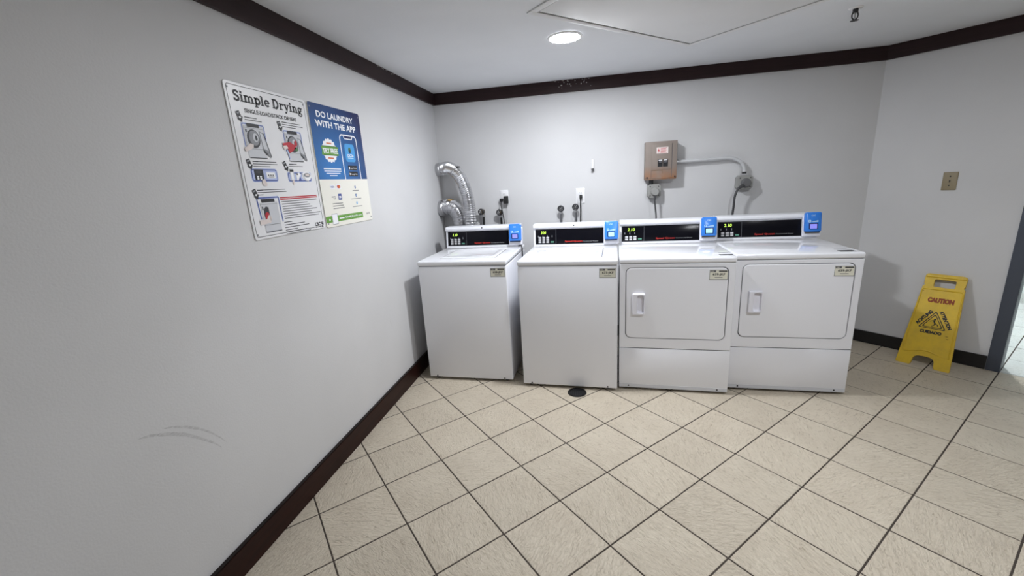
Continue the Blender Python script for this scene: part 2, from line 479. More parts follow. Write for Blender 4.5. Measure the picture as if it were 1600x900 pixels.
# scuffs on the left wall
def scuff(pts, wid, fade):
    mb = MB(); L = []
    for (y0, z0), (y1, z1) in zip(pts, pts[1:]):
        for k in range(6): L.append(((y0+(y1-y0)*k/6), (z0+(z1-z0)*k/6)))
    L.append(pts[-1]); n = len(L)
    for i in range(n-1):
        a, b = L[i], L[i+1]
        wa = wid*(.25+math.sin(PI*i/(n-1)))*.5; wb_ = wid*(.25+math.sin(PI*(i+1)/(n-1)))*.5
        mb.poly([(.0008, a[0], a[1]-wa), (.0008, b[0], b[1]-wb_), (.0008, b[0], b[1]+wb_), (.0008, a[0], a[1]+wa)], fade)
    mb.build('scuff_mark', wl, smooth=0, fix=False)
def scuff_mat():
    m = mat('scuff', (120, 120, 122), .7); t = NT(m)
    tc = t.n('ShaderNodeTexCoord'); mp = t.n('ShaderNodeMapping'); mp.inputs['Scale'].default_value = (1, 9, 60); t.l(tc.outputs['Object'], mp.inputs[0])
    n = t.n('ShaderNodeTexNoise', i_Scale=6.0, i_Detail=4.0); t.l(mp.outputs[0], n.inputs['Vector'])
    t.l(t.ramp(n.outputs[0], .35, .75, (0, 0, 0, 1), (.34, .34, .34, 1)), t.b.inputs['Alpha'])
    return m
M['scuff'] = scuff_mat()
scuff([(-2.83, .73), (-2.794, .718), (-2.737, .687), (-2.693, .655), (-2.654, .616), (-2.606, .563), (-2.583, .528)], .012, M['scuff'])
scuff([(-2.757, .719), (-2.725, .704), (-2.689, .682), (-2.647, .649), (-2.61, .609), (-2.578, .565), (-2.559, .531)], .009, M['scuff'])
scuff([(-1.238, .661), (-1.236, .562), (-1.224, .511)], .010, M['scuff'])

# ------------------------------------------------------------------ ceiling fixtures
def lamp(x, y, m, label, r=.081):
    t = thing('ceiling_lamp', label, 'lamp', (x, y, ZC))
    b = MB(); n = 40
    L = lambda R, z: [(R*math.cos(2*PI*k/n), R*math.sin(2*PI*k/n), z) for k in range(n)]
    b.loft([L(r+.016, -.0005), L(r+.015, -.005), L(r+.004, -.009), L(r, -.006), L(r, -.001)], M['trim_w'], False, False); b.build('trim_ring', t)
    b = MB(); b.loft([L(r-.0005, -.002)]+[L((r-.001)*math.cos(a), -.006-.003*math.sin(a)) for a in [PI/2*k/7 for k in range(7)]], m, True, True); b.build('lens', t, fix=True)
    return t
lamp(1.204, -1.076, M['lamp'], 'round lit recessed ceiling lamp beside the access hatch above the washers')
lamp(2.5, -2.35, M['lamp_r'], 'round recessed ceiling lamp nearer the viewer, over the open tiled floor')
hl = W(.45, 0, -1.1)
lamp(hl.x, hl.y, M['lamp_h'], 'round recessed ceiling lamp in the hallway beyond the dark door frame')
# access hatch
hx = thing('access_hatch', 'large square white ceiling access hatch turned diagonally beside the round lamp', 'hatch', (1.945, -.655, ZC), math.radians(-135))
# local x runs from the visible corner towards the left corner, local y towards the right corner's side
def hatch():
    LX, LY = 1.19, 1.19
    # corner at origin; x -> direction (-.71,-.70), y -> direction (.71,-.70)
    b = MB(); b.box((.007, .007, -.004), (LX-.007, LY-.007, -.0008), M['hatch'], .001); b.build('panel', hx)
    b = MB(); b.box((0, 0, -.002), (LX, LY, -.0003), M['gap']); b.build('gap_shade', hx)  # dark sheet standing in for the shade inside the hatch gap
    for x0, y0, x1, y1 in ((-.035, -.035, LX+.035, 0), (-.035, LY, LX+.035, LY+.035), (-.035, 0, 0, LY), (LX, 0, LX+.035, LY)):
        b = MB(); b.box((x0, y0, -.007), (x1, y1, -.0006), M['hatch'], .0015); b.build('frame_strip', hx)
hatch()
# sprinkler
sp = thing('sprinkler_head', 'small dark metal sprinkler head hanging from the white ceiling', 'sprinkler', (2.69, -.956, ZC))
b = MB(); b.cyl((0, 0, -.0005), (0, 0, -.006), .032, M['trim_w'], 24, .026); b.build('escutcheon', sp)
b = MB(); b.cyl((0, 0, -.006), (0, 0, -.024), .0125, M['wheel'], 12); b.build('body', sp)
for s_ in (-1, 1):
    b = MB(); b.tube([(s_*.011, 0, -.022), (s_*.0145, 0, -.034), (s_*.013, 0, -.046), (s_*.004, 0, -.056)], .0032, M['wheel'], 8); b.build('frame_arm', sp)
b = MB(); b.cyl((0, 0, -.024), (0, 0, -.052), .004, M['steel'], 10); b.build('bulb', sp)
b = MB()
for k in range(12):
    a = 2*PI*k/12; b.box((.004, -.0028, -.0605), (.0185, .0028, -.059), M['wheel'], mx=Matrix.Rotation(a, 4, 'Z'))
b.cyl((0, 0, -.0615), (0, 0, -.055), .008, M['wheel'], 12); b.build('deflector', sp)

# ------------------------------------------------------------------ laundry machines
ZT = .906
def con_fn(t):
    """point (y,z) on the sloping console face, t in metres up the face"""
    return (.575 + .16*t, .9085 + .987*t)
def face(u, t, off=0.0):
    y, z = con_fn(t); return (u, y - off*.987, z + off*.16)
def face_quad(mb, x0, x1, t0, t1, off, m):
    mb.poly([face(x0, t0, off), face(x1, t0, off), face(x1, t1, off), face(x0, t1, off)], m)
def face_slab(mb, x0, x1, t0, t1, o0, o1, m, r=.002):
    L0 = rrect(x0, x1, t0, t1, r, 3); L1 = rrect(x0+.0008, x1-.0008, t0+.0008, t1-.0008, max(r-.0008, .0003), 3)
    mb.loft([[face(u, v, o0) for u, v in L0], [face(u, v, o1*.8+o0*.2) for u, v in L0], [face(u, v, o1) for u, v in L1]], m)
def machine(kind, label, cx, cy, deg, w_, number, digits, screen, name):
    t = thing(name, label, kind, (cx, cy, 0), math.radians(deg), group='front-door dryers' if name == 'tumble_dryer' else 'top-load washers')
    h = w_/2; D = .70; dry = name == 'tumble_dryer'
    # body
    b = MB(); y0 = .018 if dry else 0
    b.box((-h, y0, .02), (h, D, .868), M['enamel'], .008 if not dry else .004, 3); b.build('cabinet', t)
    # deck
    b = MB(); b.box((-h-.002, -.004, .872), (h+.002, D, ZT), M['enamel_top'], .011, 4); b.build('top_deck', t)
    b = MB(); b.box((-h+.006, .004, .8665), (h-.006, D-.01, .8735), M['p_mid']); b.build('deck_seam', t)
    # feet
    for sx in (-1, 1):
        for yy in (.05, D-.05):
            q = MB(); q.cyl((sx*(h-.05), yy, .0006), (sx*(h-.05), yy, .022), .02, M['rubber'], 14); q.build('foot', t)
    # black bar standing in for the shadow under the cabinet
    b = MB(); b.box((-h+.02, .035, .010), (h-.02, .05, .022), M['rubber']); b.build('kick_shadow', t)
    for sx in (-1, 1):
        q = MB(); q.cyl((sx*(h-.062), .003, .032), (sx*(h-.062), -.0012, .032), .0055, M['screw_d'], 10); q.build('screw', t)
    if dry:
        dx0, dx1, dz0, dz1 = -.296, .296, .377, .842
        # front frame with the door opening
        b = MB(); n = 6
        out0 = rrect(-h, h, .306, .868, .004, n); out1 = rrect(-h+.003, h-.003, .309, .865, .004, n)
        inn = rrect(dx0-.0045, dx1+.0045, dz0-.0045, dz1+.0045, .036, n)
        b.loft([[(x, .018, z) for x, z in out0], [(x, .003, z) for x, z in out0], [(x, 0, z) for x, z in out1], [(x, 0, z) for x, z in inn], [(x, .015, z) for x, z in inn]], M['enamel'], False, False)
        b.build('front_panel', t)
        b = MB(); b.poly([(x, .0145, z) for x, z in rrect(dx0-.006, dx1+.006, dz0-.006, dz1+.006, .036, n)], M['gasket']); b.build('door_gasket', t)
        b = MB()
        o0 = rrect(dx0, dx1, dz0, dz1, .033, n); o1 = rrect(dx0+.003, dx1-.003, dz0+.003, dz1-.003, .031, n)
        b.loft([[(x, .013, z) for x, z in o0], [(x, .0005, z) for x, z in o0], [(x, -.0025, z) for x, z in o1]], M['enamel'])
        dr = b.build('door', t)
        # moulded pull
        b = MB(); hx0, hx1, hz0, hz1 = -.257, -.181, .541, .678
        b.loft([[(x, -.0026, z) for x, z in rrect(hx0, hx1, hz0, hz1, .006, n)], [(x, -.018, z) for x, z in rrect(hx0, hx1, hz0, hz1, .006, n)],
                [(x, -.022, z) for x, z in rrect(hx0+.003, hx1-.003, hz0+.003, hz1-.003, .006, n)],
                [(x, -.0215, z) for x, z in rrect(hx0+.026, hx1-.006, hz0+.009, hz1-.009, .012, n)],
                [(x, -.014, z) for x, z in rrect(hx0+.028, hx1-.006, hz0+.010, hz1-.010, .012, n)],
                [(x, -.0032, z) for x, z in rrect(hx0+.034, hx1-.010, hz0+.02, hz1-.014, .012, n)]], M['plastic_w'])
        b.build('handle', dr)
        b = MB(); b.box((-h, 0, .018), (h, .019, .3015), M['enamel'], .003, 2); b.build('lower_panel', t)
        b = MB(); b.box((-h+.003, .006, .300), (h-.003, .02, .308), M['gasket']); b.build('panel_seam', t)
        b = MB(); b.box((-h+.002, -.0008, .019), (h-.002, .004, .0445), M['p_grey'], .0006, 1); b.build('toe_strip', t)
        px1 = .289 + .004
        pz = .797; py = -.0032
    else:
        # lid with a sunk rounded panel
        b = MB(); lx0, lx1, ly0, ly1 = -.185, .222, .085, .455
        z = ZT
        b.loft([[(x, y, z+.0002) for x, y in rrect(lx0, lx1, ly0, ly1, .012)], [(x, y, z+.006) for x, y in rrect(lx0+.002, lx1-.002, ly0+.002, ly1-.002, .012)],
                [(x, y, z+.0075) for x, y in rrect(lx0+.006, lx1-.006, ly0+.006, ly1-.006, .012)],
                [(x, y, z+.0075) for x, y in rrect(lx0+.03, lx1-.03, ly0+.045, ly1-.035, .05)],
                [(x, y, z+.0015) for x, y in rrect(lx0+.046, lx1-.046, ly0+.062, ly1-.05, .045)]], M['enamel_top'])
        b.build('lid', t)
        b = MB(); b.box((lx1+.0008, ly0, ZT), (lx1+.004, ly1, ZT+.0008), M['gap']); b.build('lid_seam', t)
        px1 = .312; pz = .82; py = -.0008
    # console: extruded profile
    b = MB(); prof = [(.575, .9075), (.575+.16*.137, .9085+.987*.137), (.585, 1.049), (.580, 1.055), (.580, 1.066), (.586, 1.075), (.600, 1.079), (.685, 1.079), (.695, 1.07), (.698, .9075)]
    hw = h-.008
    b.loft([[(-hw, y, z) for y, z in prof], [(hw, y, z) for y, z in prof]], M['enamel'], True, True); cn = b.build('console', t, smooth=25)
    # black fascia and the control pad
    b = MB(); face_slab(b, -hw+.014, .268 if not dry else .262, .016, .132, .0002, .0022, M['panel_black'], .002); fa = b.build('fascia', t)
    if number:
        pass
    c0, c1 = -hw+.017, -hw+.176
    b = MB()
    for (u0, u1, v0, v1) in ((c0, c1, .1275, .1287), (c0, c1, .0195, .0207), (c0, c0+.0012, .0195, .1287), (c1-.0018, c1, .0195, .1287)):
        face_quad(b, u0, u1, v0, v1, .0026, M['panel_edge'])
    o = b.build('pad_outline', fa, smooth=0, fix=False)
    b = MB(); put_text(b, digits, c0+.040, c0+.040+(.012*len(digits)+.004), .094, .116, M['led'], lambda u, v: face(u, v, .0027), .012, .15)
    b.build('digital_display', fa, smooth=0, fix=False)
    b = MB()
    for k in range(4 if not dry else 3):
        u = c0+.018+(.036*k if k else 0); face_quad(b, u, u+.004, .07, .084, .0026, M['p_mid'])
    o = b.build('indicator_marks', fa, smooth=0, fix=False); o['kind'] = 'stuff'
    rows = 3 if not dry else 2
    proto = None
    for r_ in range(rows):
        for c_ in range(3):
            if proto is None:
                q = MB(); face_slab(q, 0, .021, 0, .0125, .0021, .0045, M['button'], .002); proto = q.build('button', fa, smooth=0); bo = proto
            else: bo = copy(proto, fa)
            du = c0+.022+.0305*c_; dv = .027+.0165*r_
            bo.location = (du, .16*dv, .987*dv)
    q = MB(); face_slab(q, c0+.116, c0+.142, .0285, .0385, .0021, .004, M['button_g'], .002); q.build('start_button', fa)
    b = MB()
    put_text(b, 'Speed Queen', -.07, .062, .0275, .0415, M['red_ink'], lambda u, v: face(u, v, .0027), .025)
    b.build('brand_name', fa, smooth=0, fix=False); b = MB()
    put_text(b, 'Commercial Dryer' if dry else 'Commercial Washer', .068, .182, .030, .0385, M['grey_ink'], lambda u, v: face(u, v, .0027), .004)
    o = b.build('model_lettering', fa, smooth=0, fix=False)
    if not dry:
        q = MB(); q.cyl((.0, .590, 1.0655), (0, .5785, 1.0655), .0055, M['ink'], 14); q.build('lock', t)
    # card reader
    rx0, rx1 = (.229, .329) if not dry else (.236, .338)
    b = MB()
    b.loft([[face(u, v, .001) for u, v in rrect(rx0-.006, rx1+.004, .010, .155, .006)], [face(u, v, .018) for u, v in rrect(rx0-.006, rx1+.004, .010, .155, .006)],
            [face(u, v, .022) for u, v in rrect(rx0-.002, rx1, .014, .151, .006)]], M['plastic_w'])
    rd = b.build('card_reader', t)
    b = MB()
    b.loft([[face(u, v, .022) for u, v in rrect(rx0, rx1-.001, .042, .176, .012)], [face(u, v, .040) for u, v in rrect(rx0, rx1-.001, .042, .176, .012)],
            [face(u, v, .046) for u, v in rrect(rx0+.008, rx1-.01, .05, .168, .010)]], M['reader'])
    b.build('reader_cover', rd)
    b = MB(); face_slab(b, rx0+.006, rx1-.008, .034, .043, .02, .041, M['ink'], .002); b.build('card_slot', rd)
    b = MB(); face_slab(b, rx0+.022, rx1-.024, .058, .1, .0455, .0470, M['navy'], .004); b.build('screen_bezel', rd)
    b = MB(); face_quad(b, rx0+.029, rx1-.03, .063, .094, .0475, M[screen]); b.build('screen', rd, smooth=0, fix=False)
    b = MB(); fr = lambda u, v: face(u, v, .0466)
    put_text(b, 'CSC', rx0+.036, rx1-.04, .148, .157, M['reader_ink'], fr, .02)
    L = rrect(rx0+.018, rx0+.034, .106, .122, .003, 2); L2 = rrect(rx0+.022, rx0+.030, .110, .118, .002, 2)
    b.loft([[fr(u, v) for u, v in L], [fr(u, v) for u, v in L2]], M['reader_ink'], False, False)
    for k in range(5): face_quad(b, rx0+.038+.0085*k, rx0+.044+.0085*k, .107, .111+.0022*k, .0467, M['reader_ink'])
    o = b.build('reader_print', rd, smooth=0, fix=False); o['kind'] = 'stuff'
    # number plate
    x0 = px1-.103; z0 = pz-.030
    b = MB(); L0 = rrect(x0, px1, z0, z0+.061, .003, 3); 
    b.loft([[(x, py+.001, z) for x, z in L0], [(x, py-.0008, z) for x, z in L0]], M['sticker']); pl = b.build('number_plate', t, smooth=0)
    b = MB(); fp = lambda u, v: (x0+u, py-.0013, z0+v)
    def bar(u0, u1, v0, v1, m): b.poly([fp(u0, v0), fp(u1, v0), fp(u1, v1), fp(u0, v1)], m)
    for q in ((.0, .103, 0, .0035), (.0, .0025, 0, .061), (.1005, .103, 0, .061), (0, .103, .0585, .061)): bar(*q, M['p_mid'])
    bar(.004, .036, .047, .058, M['ink2']); bar(.052, .098, .049, .056, M['ink'])
    put_text(b, 'CSC', .008, .026, .0495, .0555, M['sticker'], lambda u, v: (x0+u, py-.0016, z0+v), .02)
    put_text(b, number, .018, .088, .023, .041, M['ink'], fp, .03)
    bar(.03, .074, .013, .016, M['ink2'])
    o = b.build('plate_print', pl, smooth=0, fix=False)
    return t
w1 = machine('washer', 'white top-load washer in the corner beside the left wall, leftmost of the four machines', .446, -.9805, -1.3, .645, '638-JKF', '1.0', 'screen_v', 'washing_machine')
w2 = machine('washer', 'white top-load washer behind the floor drain, between the other washer and the dryers', 1.1745, -1.0475, -2.7, .645, '637-JKF', '300', 'screen_c', 'washing_machine')
d1 = machine('dryer', 'white front-door dryer next to the washer, left of the two dryers', 1.848, -1.0375, -2.5, .676, '639-JKF', '2.10', 'screen_c', 'tumble_dryer')
d2 = machine('dryer', 'white front-door dryer nearest the angled wall, rightmost of the four machines', 2.5415, -.991, -1.6, .676, '639-JKF', '2.10', 'screen_v', 'tumble_dryer')
# printed marks on top of the decks
def deck_mark(t, x0, x1, y0, y1, m):
    b = MB(); b.box((x0, y0, ZT-.0005), (x1, y1, ZT+.0008), m); return b.build('deck_sticker', t, smooth=0)
deck_mark(d1, .255, .333, .05, .085, M['p_dark']); deck_mark(d1, .265, .322, .135, .145, M['p_mid'])
deck_mark(d2, .225, .305, .03, .075, M['p_dark']); deck_mark(d2, .23, .295, .115, .125, M['p_mid'])
deck_mark(w2, .262, .276, .030, .040, M['p_dark']); deck_mark(w2, .282, .312, .026, .038, M['p_dark'])
for m_, p in ((w1, (.17, .10)),):
    b = MB(); b.tube([(.300, .55, .914), (.327, .545, .918), (.334, .53, .90), (.335, .525, .84), (.333, .54, .80)], .0055, M['rubber'], 8); b.build('drain_cord', m_)

# ------------------------------------------------------------------ ducts behind the washer
def smooth_path(P, n=14):
    P = [Vector(p) for p in P]; out = []
    for i in range(len(P)-1):
        p0, p1, p2, p3 = P[max(i-1, 0)], P[i], P[i+1], P[min(i+2, len(P)-1)]
        for k in range(n):
            t = k/n; out.append(.5*((2*p1)+(p2-p0)*t+(2*p0-5*p1+4*p2-p3)*t*t+(3*p1-p0-3*p2+p3)*t**3))
    out.append(P[-1]); return out
def duct(label, P, R, amp, collar):
    t = thing('flexible_duct', label, 'duct', P[-1], group='foil ducts in the corner'); o = Vector(P[-1])
    path = smooth_path([Vector(p)-o for p in P], 16)
    rr = [R*(1+random.uniform(-.025, .025)) + (amp if i % 2 else -amp) for i in range(len(path))]
    b = MB(); b.tube(path, rr, M['foil'], 28, False); b.build('hose', t, smooth=50)
    a = Vector(collar)-o; d = (path[1]-path[0]).normalized()
    b = MB(); b.tube([a-d*.012, a+d*.004, a+d*.03, a+d*.034], [R+.006, R+.006, R+.006, R+.001], M['steel'], 28, False); b.build('collar', t)
    return t, path
u1, p1 = duct('tall foil flexible duct arching from the corner down behind the leftmost washer', [(.012, -.062, 1.552), (.07, -.075, 1.560), (.14, -.11, 1.556), (.215, -.15, 1.505), (.268, -.175, 1.41), (.298, -.185, 1.30), (.310, -.19, 1.18), (.306, -.19, 1.0), (.30, -.185, .75)], .050, .0034, (.014, -.062, 1.552))
u2, p2 = duct('short foil duct elbow with tan tape, low in the corner behind the leftmost washer', [(.012, -.078, 1.215), (.065, -.086, 1.228), (.135, -.105, 1.212), (.182, -.118, 1.15), (.194, -.122, 1.05), (.194, -.122, .93), (.19, -.122, .75)], .066, .0036, (.016, -.078, 1.215))
b = MB(); i0 = 22
seg = [p2[i] for i in range(i0, i0+7)]
loops = []
for i, p in enumerate(seg):
    tdir = (p2[i0+i+1]-p2[i0+i-1]).normalized(); u = (Vector((0, 0, 1))-tdir*tdir.z).normalized(); v = tdir.cross(u)
    loops.append([p + .0728*(math.cos(a)*u+math.sin(a)*v) for a in [(-.9+1.4*k/6) for k in range(7)]])
for A, B in zip(loops, loops[1:]):
    for k in range(6): b.poly([A[k], A[k+1], B[k+1], B[k]], M['tan_tape'])
b.build('tape_patch', u2)
# straps on the tall duct
b = MB(); pc = p1[44]; td = (p1[45]-p1[43]).normalized(); b.ring(pc, td, .0518, .003, M['steel'], 28, 6); b.build('clamp', u1)
b = MB(); b.box((pc.x+.022, pc.y-.048, pc.z+.032), (pc.x+.048, pc.y-.032, pc.z+.044), M['wheel'], .002); b.build('clamp_screw', u1)

# ------------------------------------------------------------------ wall outlets, cords, taps
def outlet(x, z, label, w_=.072, h_=.12, group=None):
    t = thing('wall_outlet', label, 'outlet', (x, -.0005, z))
    b = MB(); L = rrect(-w_/2, w_/2, -h_/2, h_/2, .004, 3); L2 = rrect(-w_/2+.004, w_/2-.004, -h_/2+.004, h_/2-.004, .004, 3)
    b.loft([[(u, 0, v) for u, v in L], [(u, -.003, v) for u, v in L], [(u, -.006, v) for u, v in L2]], M['plate_w']); b.build('cover_plate', t)
    for s_ in (-1, 1):
        q = MB(); q.loft([[(u, -.006, v) for u, v in rrect(-.016, .016, s_*.026-.014, s_*.026+.014, .008, 4)], [(u, -.008, v) for u, v in rrect(-.015, .015, s_*.026-.013, s_*.026+.013, .008, 4)]], M['plate_w'])
        k = q.build('socket', t)
        for e in (-.006, .006):
            q = MB(); q.box((e-.001, -.0086, s_*.026-.004), (e+.001, -.0079, s_*.026+.005), M['ink']); q.build('slot', k)
    q = MB(); q.cyl((0, -.005, 0), (0, -.0075, 0), .003, M['steel'], 8); q.build('screw', t)
    return t
outlet(.580, 1.285, 'white duplex wall outlet with two black plugs, above the leftmost washer')
outlet(1.2415, 1.262, 'white duplex wall outlet with a single black cord, above the second washer', .074, .128)
def cord(label, plug, pts, r, m, size, mp=None):
    t = thing('power_cord', label, 'cord', plug, group='cords on the back wall')
    o = Vector(plug); sx, sy, sz = size
    b = MB(); b.box((-sx/2, -sy, -sz/2), (sx/2, 0, sz/2), mp or M['rubber'], .004, 2); b.build('plug', t)
    b = MB(); b.tube(smooth_path([Vector(p)-o for p in pts], 8), r, m, 8); b.build('cable', t)
    return t
cord('slim black cord slanting down from the left plug of the outlet above the leftmost washer', (.553, -.0095, 1.262), [(.553, -.025, 1.25), (.556, -.055, 1.215), (.575, -.09, 1.14), (.588, -.12, 1.06), (.59, -.16, .9)], .0045, M['rubber'], (.026, .028, .026))
cord('chunky black plug adapter with a thin wire in the outlet above the leftmost washer', (.598, -.0095, 1.262), [(.602, -.035, 1.225), (.603, -.042, 1.2), (.602, -.05, 1.12), (.600, -.08, 1.04), (.60, -.12, .9)], .0018, M['cord_grey'], (.036, .042, .066))
cord('straight black cord hanging from the outlet above the second washer', (1.245, -.0095, 1.255), [(1.243, -.025, 1.245), (1.242, -.05, 1.2), (1.242, -.07, 1.13), (1.24, -.09, 1.04), (1.24, -.12, .9)], .0055, M['rubber'], (.024, .026, .03))
def tap(x, z, label, dark, hose, side=0):
    t = thing('water_tap', label, 'tap', (x, -.001, z), group='water taps behind the washers')
    b = MB(); b.cyl((0, 0, 0), (0, -.006, 0), .022, M['steel'], 20); b.build('flange', t)
    b = MB(); b.cyl((0, -.006, 0), (0, -.052, 0), .011, M['brass'] if dark else M['steel'], 14); b.tube([(0, -.035, 0), (side*.4, -.04, -.012), (side, -.045, -.028)], .010, M['brass'] if dark else M['steel'], 12); b.build('body', t)
    b = MB(); b.ring((0, -.062, 0), (0, 1, 0), .023, .0055, M['wheel'], 24, 8)
    for k in range(5):
        a = 2*PI*k/5+.3; b.tube([(0, -.062, 0), (.022*math.cos(a), -.062, .022*math.sin(a))], .0035, M['wheel'], 6)
    b.build('handwheel', t)
    b = MB(); b.cyl((0, -.052, 0), (0, -.069, 0), .0065, M['steel'], 12); b.build('stem', t)
    b = MB(); b.cyl((side, -.045, -.026), (side, -.046, -.046), .0135, M['steel'], 8); b.build('coupling', t)
    b = MB(); b.tube(smooth_path([(side, -.046, -.045), (side, -.048, -.09), (side, -.05, -.16), (side+.01, -.06, -.26), (side+.02, -.08, -.4)], 6), .0105, hose, 12); b.build('hose', t)
    return t
tap(.372, 1.170, 'brass water tap with a black hose, just right of the tall foil duct', True, M['rubber'], .016)
tap(.537, 1.158, 'dark water tap below the double-plugged outlet, with a black hose', True, M['rubber'], .012)
tap(1.076, 1.166, 'spoked water tap with a grey braided hose, left one above the second washer', False, M['braid'])
tap(1.200, 1.174, 'spoked water tap with a grey braided hose beside the straight black cord', False, M['braid'])
# little white stub hook on the back wall
t = thing('wall_hook', 'tiny white wall hook with a dark lower end, left of the breaker box', 'hook', (1.347, -.0005, 1.455))
b = MB(); b.box((-.010, -.012, .022), (.010, 0, .098), M['plate_w'], .004, 3); b.build('stem', t)
b = MB(); b.box((-.012, -.02, .004), (.010, 0, .026), M['cord_grey'], .003, 2); b.cyl((-.008, -.022, .006), (-.008, -.004, .006), .006, M['steel'], 10); b.build('clip', t)

# breaker box
t = thing('breaker_box', 'taupe metal breaker box with two black switches and rusty lower edge', 'breaker box', (1.876, -.0005, 1.343))
b = MB(); b.box((-.118, -.095, .018), (.118, 0, .308), M['breaker'], .003, 2); b.build('enclosure', t)
b = MB(); b.box((-.119, -.1, .027), (.119, -.0945, .307), M['breaker'], .002, 2); cv = b.build('cover', t)
b = MB(); b.box((-.070, -.1035, .095), (.078, -.0998, .287), M['breaker'], .0015, 2); b.build('inner_door', t)
b = MB(); b.box((-.075, -.1012, .028), (-.073, -.0998, .09), M['ink2']); b.box((.081, -.1012, .035), (.083, -.0998, .29), M['ink2']); b.box((-.075, -.1012, .088), (.012, -.0998, .09), M['brass']); b.box((.010, -.1012, .065), (.012, -.0998, .09), M['brass']); o = b.build('cover_seams', cv); o['kind'] = 'stuff'
for x in (-.007, .033):
    q = MB(); q.box((x-.018, -.107, .117), (x+.018, -.103, .172), M['ink'], .001, 1); k = q.build('breaker_switch', t)
    q = MB(); q.box((x-.010, -.119, .146), (x+.010, -.106, .160), M['ink2'], .003, 2); q.build('toggle', k)
    q = MB(); q.box((x-.013, -.1078, .163), (x+.013, -.1065, .169), M['plate_w']); q.build('rating_mark', k)
b = MB(); b.box((-.036, -.1043, .216), (.051, -.1030, .263), M['p_skin']); k = b.build('warning_sticker', t)
b = MB()
b.poly([(-.028, -.1046, .238), (-.020, -.1046, .258), (-.018, -.1046, .243), (-.013, -.1046, .243), (-.022, -.1046, .220), (-.021, -.1046, .237)], M['p_red'])
for r_ in range(5): b.poly([(-.006, -.1046, .222+.008*r_), (.042-.008*(r_ % 2), -.1046, .222+.008*r_), (.042-.008*(r_ % 2), -.1046, .2255+.008*r_), (-.006, -.1046, .2255+.008*r_)], M['p_red'])
o = b.build('sticker_print', k, smooth=0, fix=False); o['kind'] = 'stuff'
for x in (-.104, .106):
    q = MB(); q.cyl((x, -.099, .036), (x, -.104, .036), .0065, M['screw_d'], 10); q.build('screw', t)
q = MB(); q.cyl((-.066, -.05, -.012), (-.066, -.05, .018), .017, M['wheel'], 16); q.build('nipple', t)
# conduit
t = thing('conduit_pipe', 'pale grey bent conduit pipe from the breaker box to the right dryer outlet', 'pipe', (1.9965, -.042, 1.49))
b = MB(); pts = [(0, 0, 0), (.37, 0, .006)]
for k in range(1, 9):
    a = PI/2*k/8; pts.append((.37+.138*math.sin(a), 0, .006-.100*(1-math.cos(a))))
pts += [(.508, 0, -.118)]
b.tube(pts, .0125, M['pvc'], 16); b.build('tube', t)
b = MB(); b.cyl((.0005, 0, 0), (.018, 0, 0), .017, M['steel'], 16); b.build('connector', t)
b = MB(); b.cyl((.508, 0, -.122), (.508, 0, -.108), .016, M['wheel'], 16); b.build('locknut', t)
def dryer_outlet(x, z, w_, h_, label, plug, r, pr, group=None):
    t = thing('dryer_outlet', label, 'outlet', (x, -.0005, z))
    c = .018; oc = [(-w_/2+c, -h_/2), (w_/2-c, -h_/2), (w_/2, -h_/2+c), (w_/2, h_/2-c), (w_/2-c, h_/2), (-w_/2+c, h_/2), (-w_/2, h_/2-c), (-w_/2, -h_/2+c)]
    k = .94
    b = MB(); b.loft([[(u, 0, v) for u, v in oc], [(u, -.055, v) for u, v in oc], [(u*k, -.060, v*k) for u, v in oc]], M['box_grey']); b.build('box', t, smooth=20)
    for sx in (-1, 1):
        for sz in (-1, 1):
            q = MB(); q.cyl((sx*(w_/2-.02), -.058, sz*(h_/2-.02)), (sx*(w_/2-.02), -.0625, sz*(h_/2-.02)), .0045, M['screw_d'], 8); q.build('screw', t)
    q = MB(); q.tube([(plug[0], -.059, plug[1]), (plug[0], -.064, plug[1]), (plug[0], -.085, plug[1]), (plug[0], -.09, plug[1])], [r+.004, r+.004, r, r*.85], pr, 24); q.build('receptacle', t)
    return t
dryer_outlet(1.836, 1.272, .105, .112, 'grey square dryer outlet directly under the breaker box', (.006, -.006), .030, M['box_grey'])
dryer_outlet(2.511, 1.302, .115, .108, 'grey square dryer outlet with a big round plug at the conduit end', (.004, -.004), .032, M['plug_grey'])
def plain_cord(label, pts, r):
    t = thing('power_cord', label, 'cord', pts[0], group='cords on the back wall'); o = Vector(pts[0])
    b = MB(); b.tube(smooth_path([Vector(p)-o for p in pts], 8), r, M['cord_grey'], 10); b.build('cable', t)
    b = MB(); b.cyl((0, 0, 0), Vector(pts[1])-o, r*1.7, M['cord_grey'], 10, r*1.2); b.build('strain_relief', t)
plain_cord('grey cord hanging from the dryer outlet under the breaker box', [(1.838, -.0925, 1.235), (1.836, -.098, 1.20), (1.842, -.098, 1.14), (1.85, -.10, 1.06), (1.85, -.13, .9)], .006)
plain_cord('dark grey cord curving down from the round plug at the conduit end', [(2.492, -.0925, 1.283), (2.455, -.10, 1.262), (2.432, -.10, 1.20), (2.428, -.10, 1.12), (2.424, -.10, 1.04), (2.42, -.13, .9)], .0085)

# tan plate on the angled wall
p = W(.437, 1.246, .0005)
t = thing('wall_outlet', 'tan wall plate with dark holes on the angled wall above the yellow sign', 'outlet', p, -PI/4)
b = MB(); L = rrect(-.036, .036, -.059, .059, .003, 3); L2 = rrect(-.032, .032, -.055, .055, .003, 3)
b.loft([[(u, 0, v) for u, v in L], [(u, -.003, v) for u, v in L], [(u, -.006, v) for u, v in L2]], M['plate_t']); b.build('cover_plate', t)
for z_, r_ in ((.031, .0045), (.004, .004), (-.004, .004), (-.028, .0045)):
    q = MB(); q.cyl((0, -.0055, z_), (0, -.0068, z_), r_, M['ink'], 10); q.build('hole', t)

